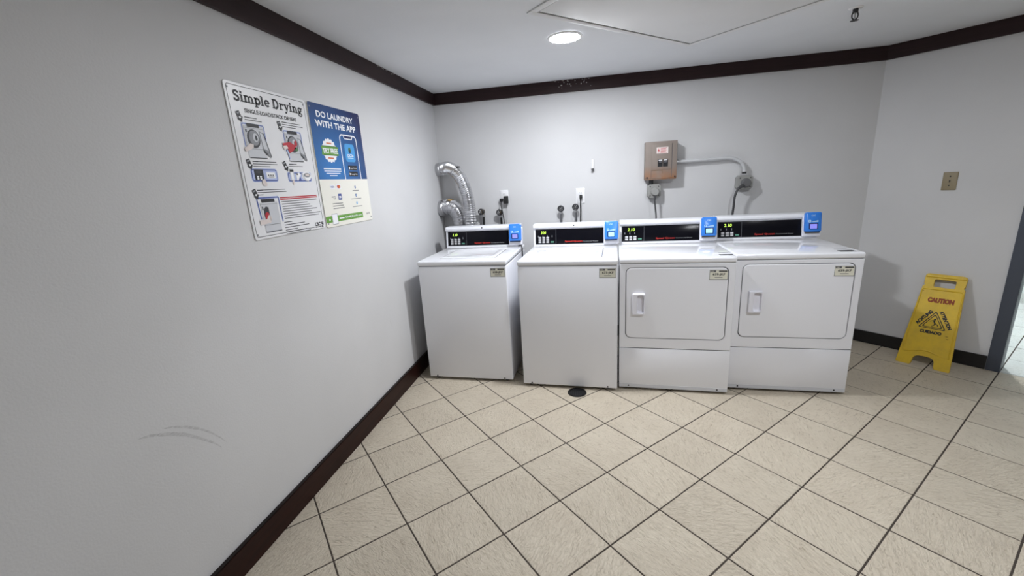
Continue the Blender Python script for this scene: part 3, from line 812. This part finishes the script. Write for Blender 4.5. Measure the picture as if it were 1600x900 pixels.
# floor drain
t = thing('floor_drain', 'round black floor drain in the tiles at the foot of the second washer', 'drain', (1.23, -1.098, .0005))
n = 28; L = lambda R, z: [(R*math.cos(2*PI*k/n), R*math.sin(2*PI*k/n), z) for k in range(n)]
b = MB(); b.loft([L(.064, 0), L(.062, .004), L(.052, .005), L(.050, .001)], M['drain'], False, False); b.build('rim', t)
b = MB(); b.loft([L(.0505, .0006), L(.0505, .0012)], M['ink']); b.build('sump', t)
b = MB()
for k in range(-3, 4):
    hh = math.sqrt(max(.05**2-(k*.0135)**2, .0001)); b.box((k*.0135-.003, -hh, .0013), (k*.0135+.003, hh, .0038), M['drain'])
o = b.build('grate', t); o['kind'] = 'stuff'

# ------------------------------------------------------------------ caution sign leaning on the angled wall
base = W(.518, .0008, .25)
t = thing('caution_sign', 'yellow plastic floor caution sign folded and leaning against the angled wall', 'sign', base)
t.matrix_world = Matrix.Translation(base) @ Matrix.Rotation(-PI/4, 4, 'Z') @ Matrix.Rotation(math.radians(-19.8), 4, 'X')
def arc_pts(x0, x1, z0, z1, n=5):
    return [(x0 + (x1-x0)*k/n, z0+(z1-z0)*math.sin(PI/2*k/n)) for k in range(n+1)]
half = [(.138, .004), (.134, 0), (.066, 0), (.060, .006), (.054, .052), (.046, .066), (.03, .073), (0, .076)]
right = [(.138, .004), (.105, .560), (.096, .575), (.101, .583), (.103, .640), (.097, .651), (.085, .655)]
outline = right + [(-x, z) for x, z in right[::-1]] + [(-x, z) for x, z in half[1:-1]] + [half[-1]] + [(x, z) for x, z in half[1:-1]][::-1]
hole = rrect(-.052, .056, .564, .618, .010, 3)
def sign_panel(name, y0, d):
    b = MB(); b.prism(outline, [hole], d, M['yellow'], lambda u, v, e: (u, y0+e, v)); return b.build(name, t, smooth=30)
sign_panel('front_panel', 0, .010)
sign_panel('rear_panel', .018, .009)
# raised rim
b = MB(); rim = [(-.118, .088), (-.102, .536), (-.094, .546), (.094, .546), (.102, .536), (.118, .088), (.062, .1), (.03, .112), (0, .115), (-.03, .112), (-.062, .1), (-.118, .088)]
b.tube([(x, -.0005, z) for x, z in rim], .0042, M['yellow'], 8); b.build('raised_rim', t)
b = MB(); b.box((-.1, -.006, .628), (.1, .03, .650), M['yellow'], .006, 3); b.build('hinge_bar', t)
fs = lambda u, v: (u, -.0008, v)
b = MB(); put_text(b, 'CAUTION', -.060, .072, .4535, .4895, M['sign_red'], fs, .09); o = b.build('caution_lettering', t, smooth=0, fix=False)
b = MB()
def tri(k, cx=0.0, cz=.31): return [(cx+(x-cx)*k, cz+(z-cz)*k) for x, z in ((-.072, .272), (.069, .272), (.0, .398))]
def rnd(P, r=.008, n=5):
    out = []
    for i in range(3):
        p = Vector(P[i]); a = (Vector(P[i-1])-p).normalized(); c = (Vector(P[(i+1) % 3])-p).normalized()
        m0, m1 = p+a*r*1.5, p+c*r*1.5
        for k in range(n+1):
            s_ = k/n; out.append(tuple((1-s_)**2*m0+2*s_*(1-s_)*p+s_*s_*m1))
    return out
for k0, k1 in ((1.0, .885), (.76, .66)):
    b.loft([[fs(*p) for p in rnd(tri(k0))], [fs(*p) for p in rnd(tri(k1))]], M['ink'], False, False)
# slipping figure
def bar2(b, a, c, wd, m, f):
    a = Vector(a); c = Vector(c); d = (c-a).normalized(); nn = Vector((-d.y, d.x))*wd/2
    b.poly([f(*(a+nn)), f(*(a-nn)), f(*(c-nn)), f(*(c+nn))], m)
b.poly([fs(.004+.006*math.cos(2*PI*k/10), .339+.006*math.sin(2*PI*k/10)) for k in range(10)], M['ink'])
for a, c, wd in (((-.002, .333), (.008, .312), .008), ((-.002, .331), (-.020, .322), .004), ((.001, .328), (.016, .332), .004), ((.008, .312), (.022, .304), .005), ((.022, .304), (.026, .292), .004), ((.007, .312), (.006, .298), .005), ((.006, .298), (-.006, .290), .004)):
    bar2(b, a, c, wd, M['ink'], fs)
o = b.build('slip_symbol', t, smooth=0, fix=False)
for wd, cx, cz, hx_, hz_, an in (('CUIDADO', -.0015, .2478, .0555, .011, 0), ('ACHTUNG', -.0535, .3445, .060, .0115, math.atan2(.383-.286, .060)), ('ATTENTION', .0545, .3445, .067, .0105, -math.atan2(.118, .0655))):
    b = MB(); put_text(b, wd, cx-hx_, cx+hx_, cz-hz_, cz+hz_, M['ink'], fs, .075, 0, an); b.build('warning_word', t, smooth=0, fix=False)
b = MB()
for cx, cz, r_ in ((.082, .236, .007), (.088, .219, .006), (-.094, .53, .004)):
    b.poly([fs(cx+r_*1.6*math.cos(2*PI*k/7)*random.uniform(.6, 1), cz+r_*.5*math.sin(2*PI*k/7)*random.uniform(.6, 1)) for k in range(7)], M['yellow_d'])
o = b.build('smudges', t, smooth=0, fix=False); o['kind'] = 'stuff'

# ------------------------------------------------------------------ posters on the left wall
def poster(label, y0, z1, w_, h_, m):
    t = thing('wall_poster', label, 'poster', (.0005, y0, z1))
    b = MB(); L = rrect(0, w_, -h_, 0, .012, 5); L2 = rrect(.001, w_-.001, -h_+.001, -.001, .012, 5)
    b.loft([[(0, u, v) for u, v in L], [(.0035, u, v) for u, v in L], [(.004, u, v) for u, v in L2]], m); b.build('board', t, smooth=0)
    for u, v in ((.015, -.022), (w_-.015, -.022), (.015, -h_+.02), (w_-.015, -h_+.02)):
        q = MB(); q.cyl((.0035, u, v), (.0055, u, v), .0042, M['p_mid'], 10); q.build('screw', t)
    return t
def F(k): return lambda u, v: (.0044+.0004*k, u, -v)          # u right, v down on a poster, layer k
class Print:
    def __init__(s): s.b = MB()
    def rect(s, u0, u1, v0, v1, m, k=0): f = F(k); s.b.poly([f(u0, v1), f(u1, v1), f(u1, v0), f(u0, v0)], m)
    def poly(s, P, m, k=0): f = F(k); s.b.poly([f(*p) for p in P], m)
    def rr(s, u0, u1, v0, v1, r, m, k=0): s.poly(rrect(u0, u1, v0, v1, r, 4), m, k)
    def ell(s, cu, cv, a, b_, m, k=0, rot=0, n=24):
        c, q = math.cos(rot), math.sin(rot)
        s.poly([(cu+a*math.cos(2*PI*i/n)*c-b_*math.sin(2*PI*i/n)*q, cv+a*math.cos(2*PI*i/n)*q+b_*math.sin(2*PI*i/n)*c) for i in range(n)], m, k)
    def frame(s, u0, u1, v0, v1, r, wd, m, k=0):
        f = F(k); s.b.loft([[f(*p) for p in rrect(u0, u1, v0, v1, r, 4)], [f(*p) for p in rrect(u0+wd, u1-wd, v0+wd, v1-wd, max(r-wd, .001), 4)]], m, False, False)
    def line(s, P, wd, m, k=0):
        f = F(k)
        for a, c in zip(P, P[1:]): bar2(s.b, a, c, wd, m, f)
    def lines(s, u0, ends, v, dv, m, th=.0036, k=0):
        for i, e in enumerate(ends): s.rect(u0, e, v+dv*i, v+dv*i+th, m, k)
    def text(s, body, u0, u1, v0, v1, m, k=1, bold=0, shear=0):
        f = F(k); put_text(s.b, body, u0, u1, -v1, -v0, m, lambda u, v: f(u, -v), bold, shear)
    def build(s, name, t, stuff=False):
        o = s.b.build(name, t, smooth=0, fix=False)
        if stuff: o['kind'] = 'stuff'
        return o
A = poster('white instruction poster titled Simple Drying, with pictures of dryers, on the left wall', -2.230, 1.848, .464, .605, M['board'])
p = Print(); p.frame(.010, .454, .010, .595, .010, .0022, M['ink']); p.build('border_line', A)
# title in slab-serif strokes
p = Print()
def glyphs(p, words, u0, vb, xh, m):
    """vb baseline, xh x-height"""
    def arc(cx, cy, rx, ry, a0, a1, n=10): return [(cx+rx*math.cos(math.radians(a0+(a1-a0)*i/n)), cy+ry*math.sin(math.radians(a0+(a1-a0)*i/n))) for i in range(n+1)]
    st = .26; sf = .11
    def stem(x, y0, y1): return ([(x, y0), (x, y1)], st)
    def ser(x, y, h=.27): return ([(x-h, y), (x+h, y)], sf)
    G = {
     'S': (.95, [(arc(.47, 1.08, .30, .30, 20, 90) + arc(.45, 1.08, .30, .30, 90, 255)[1:] + arc(.47, .40, .32, .33, 75, -90)[1:] + arc(.45, .40, .32, .33, -90, -165)[1:], .22), ([(.80, 1.42), (.80, 1.02)], .09), ([(.10, .02), (.10, .45)], .09)]),
     'D': (1.25, [stem(.27, 0, 1.42), ser(.22, .055, .22), ser(.22, 1.365, .22), ([(.25, 1.36), (.5, 1.36)], .12), ([(.25, .06), (.5, .06)], .12), (arc(.5, .71, .52, .65, 90, -90, 14), .24)]),
     'i': (.56, [stem(.27, 0, 1), ser(.27, .055), ([(.03, .945), (.3, .945)], sf), ([(.13, 1.3), (.41, 1.3)], .27)]),
     'm': (1.62, [stem(.27, 0, 1), ser(.27, .055), ([(.03, .945), (.3, .945)], sf), (arc(.54, .66, .25, .27, 160, 0), .17), stem(.80, 0, .68), ser(.80, .055, .24), (arc(1.08, .66, .25, .27, 160, 0), .17), stem(1.34, 0, .68), ser(1.36, .055)]),
     'p': (1.06, [stem(.27, -.42, 1), ser(.27, -.37), ([(.03, .945), (.3, .945)], sf), (arc(.55, .5, .36, .42, 150, -150, 14), .22)]),
     'l': (.56, [stem(.27, 0, 1.42), ser(.27, .055), ([(.03, 1.365), (.3, 1.365)], sf)]),
     'e': (.98, [(arc(.5, .5, .36, .42, 0, 315, 16), .21), ([(.2, .5), (.86, .5)], .12)]),
     'r': (.84, [stem(.27, 0, 1), ser(.3, .055, .29), ([(.03, .945), (.3, .945)], sf), (arc(.6, .60, .25, .32, 170, 60), .16), ([(.68, .82), (.80, .72)], .24)]),
     'y': (1.06, [([(.26, .95), (.56, .1)], .25), ([(.86, .95), (.5, -.18), (.36, -.36)], .14), ([(.14, -.33), (.4, -.33)], .2), ser(.26, .945, .25), ser(.84, .945, .22)]),
     'n': (1.10, [stem(.27, 0, 1), ser(.27, .055), ([(.03, .945), (.3, .945)], sf), (arc(.55, .64, .27, .29, 160, 0), .17), stem(.82, 0, .66), ser(.84, .055)]),
     'g': (1.04, [(arc(.45, .62, .28, .32, 0, 360, 16), .19), ([(.68, .86), (.95, .9)], .15), ([(.25, .3), (.22, .12), (.5, .06)], .16), (arc(.48, -.18, .36, .23, 100, -260, 18), .15)]),
     ' ': (.45, []) }
    tot = sum(G[c][0] for c in words); return G, tot
def title(p, words, u0, u1, vb, xh, m, k=1):
    G, tot = glyphs(p, words, 0, 0, 0, m); sx = (u1-u0)/tot; x = 0
    for c in words:
        wd, S = G[c]
        for pts, th in S:
            q = [(u0+(x+a)*sx, vb-b_*xh) for a, b_ in pts]
            t_ = th*(sx+xh)/2*1.25
            for a, c2 in zip(q, q[1:]):
                d = (Vector(c2)-Vector(a)); 
                if len(pts) > 3: d = d*.12; a = tuple(Vector(a)-d); c2 = tuple(Vector(c2)+d)
                bar2(p.b, a, c2, t_, m, F(k))
        x += wd
title(p, 'Simple Drying', .036, .436, .067, .026, M['ink']); p.build('title', A)
p = Print(); p.text('SINGLE-LOAD/STACK DRYERS', .079, .381, .0905, .1065, M['ink'], 1, .022); p.build('subtitle', A)
def arrow(p, u0, v0, u1, v1):
    d = Vector((u1-u0, v1-v0)).normalized(); n_ = Vector((-d.y, d.x)); a = Vector((u0, v0)); c = Vector((u1, v1))
    p.poly([a+n_*.010, a-n_*.010, c-d*.012-n_*.010, c-d*.012+n_*.010], M['ink'], 2)
    p.poly([c-d*.012+n_*.016, c-d*.012-n_*.016, c+d*.006], M['ink'], 2)
    q = a+d*.004; p.poly([q+n_*.007, q-n_*.007, q+d*.006-n_*.007, q+d*.006+n_*.007], M['p_mid'], 3)
    q = a+d*.020; p.poly([q+n_*.006, q-n_*.004, q+d*.007-n_*.005, q+d*.007+n_*.003], M['p_white'], 3)
def dryer_pic(u, v, name, mode):
    p = Print()
    p.frame(u-.010, u+.112, v-.004, v+.092, .010, .007, M['p_lav'], 0); p.frame(u-.007, u+.109, v-.001, v+.089, .009, .0022, M['p_blue'], 1)
    p.rect(u-.014, u+.12, v+.088, v+.098, M['board'], 1)
    p.poly([(u, v+.006), (u+.1, v+.006), (u+.098, v+.130), (u+.002, v+.130)], M['p_grey'], 2)
    p.rect(u+.018, u+.082, v-.003, v+.011, M['ink'], 3); p.rect(u, u+.1, v+.014, v+.0155, M['p_mid'], 3)
    p.rect(u+.006, u+.014, v+.020, v+.032, M['p_dark'], 3)
    p.ell(u+.042, v+.055, .034, .036, M['p_dark'], 3); p.ell(u+.045, v+.052, .027, .029, M['p_mid'], 4); p.ell(u+.052, v+.05, .014, .017, M['p_grey'], 5)
    p.ell(u+.055, v+.052, .006, .011, M['p_dark'], 6)
    p.poly([(u+.076, v+.022), (u+.098, v+.030), (u+.122, v+.120), (u+.118, v+.128), (u+.084, v+.098)], M['p_mid'], 4)
    p.poly([(u+.078, v+.026), (u+.096, v+.034), (u+.112, v+.1), (u+.086, v+.09)], M['p_grey'], 5)
    p.line([(u+.098, v+.030), (u+.122, v+.124)], .003, M['ink'], 6)
    p.poly([(u+.084, v+.094), (u+.105, v+.112), (u+.102, v+.12), (u+.084, v+.102)], M['p_dark'], 6)
    p.rect(u+.002, u+.1, v+.094, v+.0955, M['p_mid'], 5); p.rect(u+.004, u+.096, v+.128, v+.131, M['p_dark'], 5)
    if mode == 0: p.poly([(u-.018, v+.096), (u+.016, v+.074), (u+.034, v+.078), (u+.03, v+.092), (u-.012, v+.108)], M['p_skin'], 7)
    else:
        p.poly([(u-.026, v+.054), (u+.02, v+.046), (u+.052, v+.058), (u+.06, v+.07), (u+.034, v+.084), (u+.012, v+.094), (u-.004, v+.072), (u-.024, v+.066)], M['p_red'], 7)
        p.ell(u+.06, v+.05, .009, .013, M['p_red'], 7); p.ell(u+.058, v+.076, .014, .008, M['p_green'], 7); p.poly([(u-.03, v+.066), (u-.004, v+.062), (u+.006, v+.074), (u-.02, v+.082)], M['p_skin'], 8)
        p.line([(u-.004, v+.08), (u+.006, v+.12)], .006, M['p_lav'], 6)
    p.build(name, A)
dryer_pic(.055, .149, 'dryer_picture', 0); dryer_pic(.285, .155, 'dryer_picture', 1)
p = Print()
for a in ((.039, .106, .052, .140), (.258, .118, .268, .154), (.042, .285, .053, .320), (.245, .288, .261, .324), (.041, .403, .053, .438)): arrow(p, *a)
p.build('step_arrows', A, True)
p = Print()
for u, v, ends in ((.071, .122, (.135, .160)), (.280, .117, (.40, .418, .37)), (.067, .291, (.20, .205, .16)), (.278, .296, (.33, .37)), (.060, .405, (.225, .230, .09))):
    p.lines(u, ends, v, .0095, M['ink2'], .0032)
    p.rect(u, u+.03, v, v+.0036, M['ink'], 1)
p.lines(.187, (.430, .36, .375, .39), .458, .0105, M['ink2'], .0032)
p.lines(.187, (.425, .38, .445, .43), .500, .0105, M['ink2'], .0032)
p.rect(.181, .436, .4395, .4445, M['p_red']); p.rect(.181, .440, .4465, .4515, M['p_red'])
p.lines(.180, (.23, .315, .345), .548, .0115, M['ink2'], .0036); p.lines(.180, (.26, .325, .35), .582, .0090, M['ink2'], .0034)
p.build('small_print', A, True)
p = Print()
# step 3 and 4 pictures
p.rr(.046, .194, .320, .374, .012, M['p_lav'], 0); p.frame(.049, .191, .323, .371, .010, .004, M['p_blue'], 1)
p.rect(.064, .112, .323, .366, M['ink'], 2); p.ell(.088, .334, .017, .006, M['p_dark'], 3)
for i in (0, 1):
    for j in (0, 1): p.rr(.073+.016*i, .084+.016*i, .350+.008*j, .3565+.008*j, .003, M['p_white'], 3)
p.rect(.118, .188, .330, .365, M['p_lav'], 2); p.rect(.128, .178, .335, .360, M['p_white'], 3)
for i in range(3): p.rect(.136+.013*i, .142+.013*i, .344, .350, M['ink'], 4)
p.rect(.138, .170, .3535, .3555, M['ink'], 4)
p.poly([(.096, .366), (.112, .362), (.122, .380), (.118, .392), (.098, .388)], M['p_skin'], 5)
p.build('control_picture', A)
p = Print()
p.rr(.256, .420, .332, .376, .010, M['p_lav'], 0); p.frame(.259, .417, .335, .373, .009, .004, M['p_blue'], 1)
p.poly([(.272, .318), (.300, .318), (.300, .370), (.274, .370)], M['p_grey'], 2); p.rect(.274, .298, .321, .331, M['ink'], 3); p.rect(.279, .293, .334, .366, M['p_white'], 3)
p.poly([(.312, .340), (.335, .334), (.344, .342), (.338, .370), (.314, .370)], M['p_white'], 2); p.rect(.315, .326, .339, .345, M['ink'], 3); p.poly([(.322, .372), (.338, .350), (.345, .372)], M['p_blue'], 3)
p.ell(.385, .350, .034, .021, M['p_white'], 2); p.ell(.389, .346, .024, .010, M['p_mid'], 3); p.ell(.391, .345, .015, .005, M['p_skin'], 4); p.line([(.352, .335), (.372, .368), (.396, .374)], .006, M['p_grey'], 4)
p.poly([(.280, .370), (.292, .368), (.296, .386), (.284, .388)], M['p_skin'], 4)
p.build('card_picture', A)
# step 5
p = Print(); u, v = .060, .440
p.line([(u-.012, v+.002), (u-.006, v+.085)], .008, M['p_lav'], 0); p.line([(u-.012, v-.002), (u+.112, v-.002)], .009, M['p_lav'], 0); p.line([(u+.112, v-.002), (u+.114, v+.105)], .008, M['p_lav'], 0)
p.line([(u-.012, v), (u-.006, v+.083)], .004, M['p_blue'], 1); p.line([(u-.006, v-.002), (u+.112, v-.002)], .004, M['p_blue'], 1); p.line([(u+.112, v-.002), (u+.114, v+.103)], .004, M['p_blue'], 1)
p.poly([(u, v+.018), (u+.098, v+.016), (u+.098, v+.140), (u+.006, v+.140)], M['p_grey'], 2); p.rect(u+.01, u+.084, v+.003, v+.017, M['ink'], 3); p.rect(u, u+.098, v+.024, v+.0255, M['p_mid'], 3)
p.rect(u+.006, u+.013, v+.034, v+.048, M['p_dark'], 3); p.ell(u+.030, v+.066, .018, .032, M['p_dark'], 3); p.ell(u+.028, v+.074, .013, .017, M['p_red'], 4)
p.poly([(u+.04, v+.036), (u+.092, v+.030), (u+.092, v+.1), (u+.042, v+.094)], M['p_grey'], 5); p.line([(u+.04, v+.036), (u+.042, v+.094)], .002, M['p_mid'], 6)
p.poly([(u-.02, v+.088), (u+.02, v+.086), (u+.036, v+.068), (u+.05, v+.082), (u+.04, v+.102), (u-.018, v+.108)], M['p_skin'], 6)
p.rect(u+.004, u+.098, v+.109, v+.1105, M['p_mid'], 6); p.rect(u+.006, u+.096, v+.138, v+.141, M['p_dark'], 6)
p.build('closing_picture', A)
p = Print(); p.rect(.378, .456, .570, .604, M['board'], 0); p.text('CSC', .386, .430, .572, .590, M['ink'], 2, .05)
p.rect(.388, .432, .5945, .597, M['ink2'], 2)
p.poly([(.437, .574), (.445, .571), (.447, .582), (.441, .588), (.436, .582)], M['ink'], 2); p.poly([(.436, .592), (.447, .590), (.448, .600), (.441, .603)], M['ink'], 2)
p.build('company_mark', A)

Bp = poster('blue and cream phone-payment poster headed Do Laundry With The App, on the left wall', -1.750, 1.850, .466, .612, M['board2'])
p = Print(); f = F(0); L = [(u, v) for u, v in rrect(0.001, .465, .001, .9, .012, 5) if v < .4]
top = [(.465, .369), (.001, .369)] 
arcL = [(.013-.012*math.sin(a), .013-.012*math.cos(a)) for a in [PI/2*(1-k/5) for k in range(6)]]
arcR = [(.453+.012*math.sin(a), .013-.012*math.cos(a)) for a in [PI/2*k/5 for k in range(6)]]
p.poly([(.001, .369)]+arcL+arcR+[(.465, .369)], M['bluegrad'], 0); p.build('blue_field', Bp)
p = Print(); p.text('DO LAUNDRY', .058, .391, .034, .065, M['p_white'], 1, .03); p.text('WITH THE APP', .040, .408, .0785, .1105, M['p_white'], 1, .03); p.build('headline', Bp)
p = Print()
p.poly([(.127+(.062+.0035*math.cos(2*PI*k/64*16))*math.cos(2*PI*k/64), .2235+(.059+.0035*math.cos(2*PI*k/64*16))*math.sin(2*PI*k/64)) for k in range(64)], M['p_white'], 1)
p.poly([(.054, .203), (.205, .203), (.198, .224), (.205, .246), (.054, .246), (.061, .224)], M['g_green'], 2); p.rect(.066, .192, .200, .204, M['g_dkgreen'], 3); p.rect(.066, .192, .244, .248, M['g_dkgreen'], 3)
p.text('TRY FREE', .064, .196, .2125, .2375, M['p_white'], 4, .03)
p.rect(.104, .148, .184, .190, M['orange'], 3); p.rect(.102, .152, .258, .264, M['orange'], 3)
p.build('free_trial_seal', Bp)
p = Print()
p.lines(.050, (.204,), .3125, .011, M['p_white'], .005, 1); p.lines(.052, (.204,), .3245, .011, M['p_white'], .004, 1); p.lines(.066, (.192,), .336, .011, M['p_white'], .004, 1); p.lines(.094, (.162,), .3475, .011, M['p_white'], .004, 1)
p.build('offer_text', Bp, True)
# phone
p = Print(); f = F(1)
o_ = [(.400, .3688)]+[(.400, .155)]+[(.375+.025*math.cos(a), .155-.025*math.sin(a)) for a in [PI/2*k/6 for k in range(1, 7)]]+[(.256+.025*math.cos(a), .155-.025*math.sin(a)) for a in [PI/2+PI/2*k/6 for k in range(7)]]+[(.231, .3688)]
i_ = [(.393, .3688)]+[(.393, .156)]+[(.374+.019*math.cos(a), .156-.019*math.sin(a)) for a in [PI/2*k/6 for k in range(1, 7)]]+[(.257+.019*math.cos(a), .156-.019*math.sin(a)) for a in [PI/2+PI/2*k/6 for k in range(7)]]+[(.238, .3688)]
for k in range(len(o_)-1): p.poly([o_[k], o_[k+1], i_[k+1], i_[k]], M['p_white'], 1)
p.line([(.270, .135), (.279, .152), (.352, .152), (.361, .135)], .005, M['p_white'], 1); p.poly([(.275, .137), (.281, .149), (.350, .149), (.356, .137)], M['navy'], 2)
p.rr(.266, .364, .178, .275, .018, M['sky'], 2); p.ell(.314, .212, .013, .016, M['p_green'], 3); p.ell(.314, .218, .006, .011, M['navy'], 4)
p.text('CSCGo', .284, .346, .233, .247, M['p_white'], 3, .03); p.rect(.286, .344, .252, .256, M['reader_ink'], 3)
for v_, tx in ((.294, 'App Store'), (.327, 'Google Play')):
    p.rr(.276, .366, v_, v_+.026, .004, M['ink'], 2); p.text(tx, .298, .360, v_+.011, v_+.020, M['p_white'], 3, .006)
    if tx[0] == 'A': p.ell(.287, v_+.014, .006, .007, M['p_white'], 3)
    else: p.poly([(.282, v_+.006), (.294, v_+.013), (.282, v_+.020)], M['p_white'], 3)
p.build('phone_picture', Bp)
p = Print()
p.rr(.078, .120, .396, .418, .003, M['p_white'], 1); p.text('VISA', .083, .115, .402, .412, M['p_blue'], 2, .02, .25)
p.rr(.134, .176, .394, .420, .003, M['p_white'], 1); p.ell(.149, .407, .0085, .009, M['p_red'], 2); p.ell(.160, .407, .0085, .009, M['orange'], 3)
p.rr(.138, .170, .444, .476, .003, M['p_blue'], 1); p.rect(.143, .165, .456, .460, M['p_white'], 2); p.rect(.143, .165, .463, .467, M['p_white'], 2)
p.rect(.078, .112, .456, .4605, M['ink2'], 1); p.line([(.094, .466), (.106, .470), (.113, .463)], .003, M['ink2'], 1)
p.build('payment_cards', Bp)
p = Print(); p.lines(.078, (.172, .178, .182), .492, .0125, M['ink2'], .0034, 1); p.lines(.285, (.350,), .4305, .01, M['ink2'], .003, 1); p.lines(.262, (.366,), .4755, .01, M['ink2'], .003, 1); p.lines(.262, (.366,), .5195, .01, M['ink2'], .003, 1); p.build('small_print', Bp, True)
p = Print()
for u_, v_, m_ in ((.317, .413, 'p_blue'), (.315, .458, 'p_blue'), (.313, .502, 'sky')): p.ell(u_, v_, .0075, .0085, M[m_], 1); p.ell(u_, v_, .0035, .0045, M['reader_ink'], 2)
p.build('step_icons', Bp, True)
p = Print(); p.rect(.001, .358, .556, .588, M['g_green'], 1); p.ell(.031, .573, .006, .006, M['p_white'], 2); p.text('GetMyMobile.com', .175, .345, .565, .580, M['p_white'], 2, .012); p.rect(.118, .165, .570, .576, M['p_white'], 2); p.build('web_banner', Bp)
p = Print(); p.frame(.053, .104, .545, .601, .004, .0025, M['p_mid'], 2); p.rect(.0555, .1015, .5475, .5985, M['p_white'], 2); p.build('blank_code_panel', Bp)
p = Print(); p.text('CSC', .398, .424, .566, .574, M['ink2'], 1, .03); p.poly([(.429, .563), (.435, .562), (.436, .573), (.430, .576)], M['ink2'], 1); p.build('company_mark', Bp)
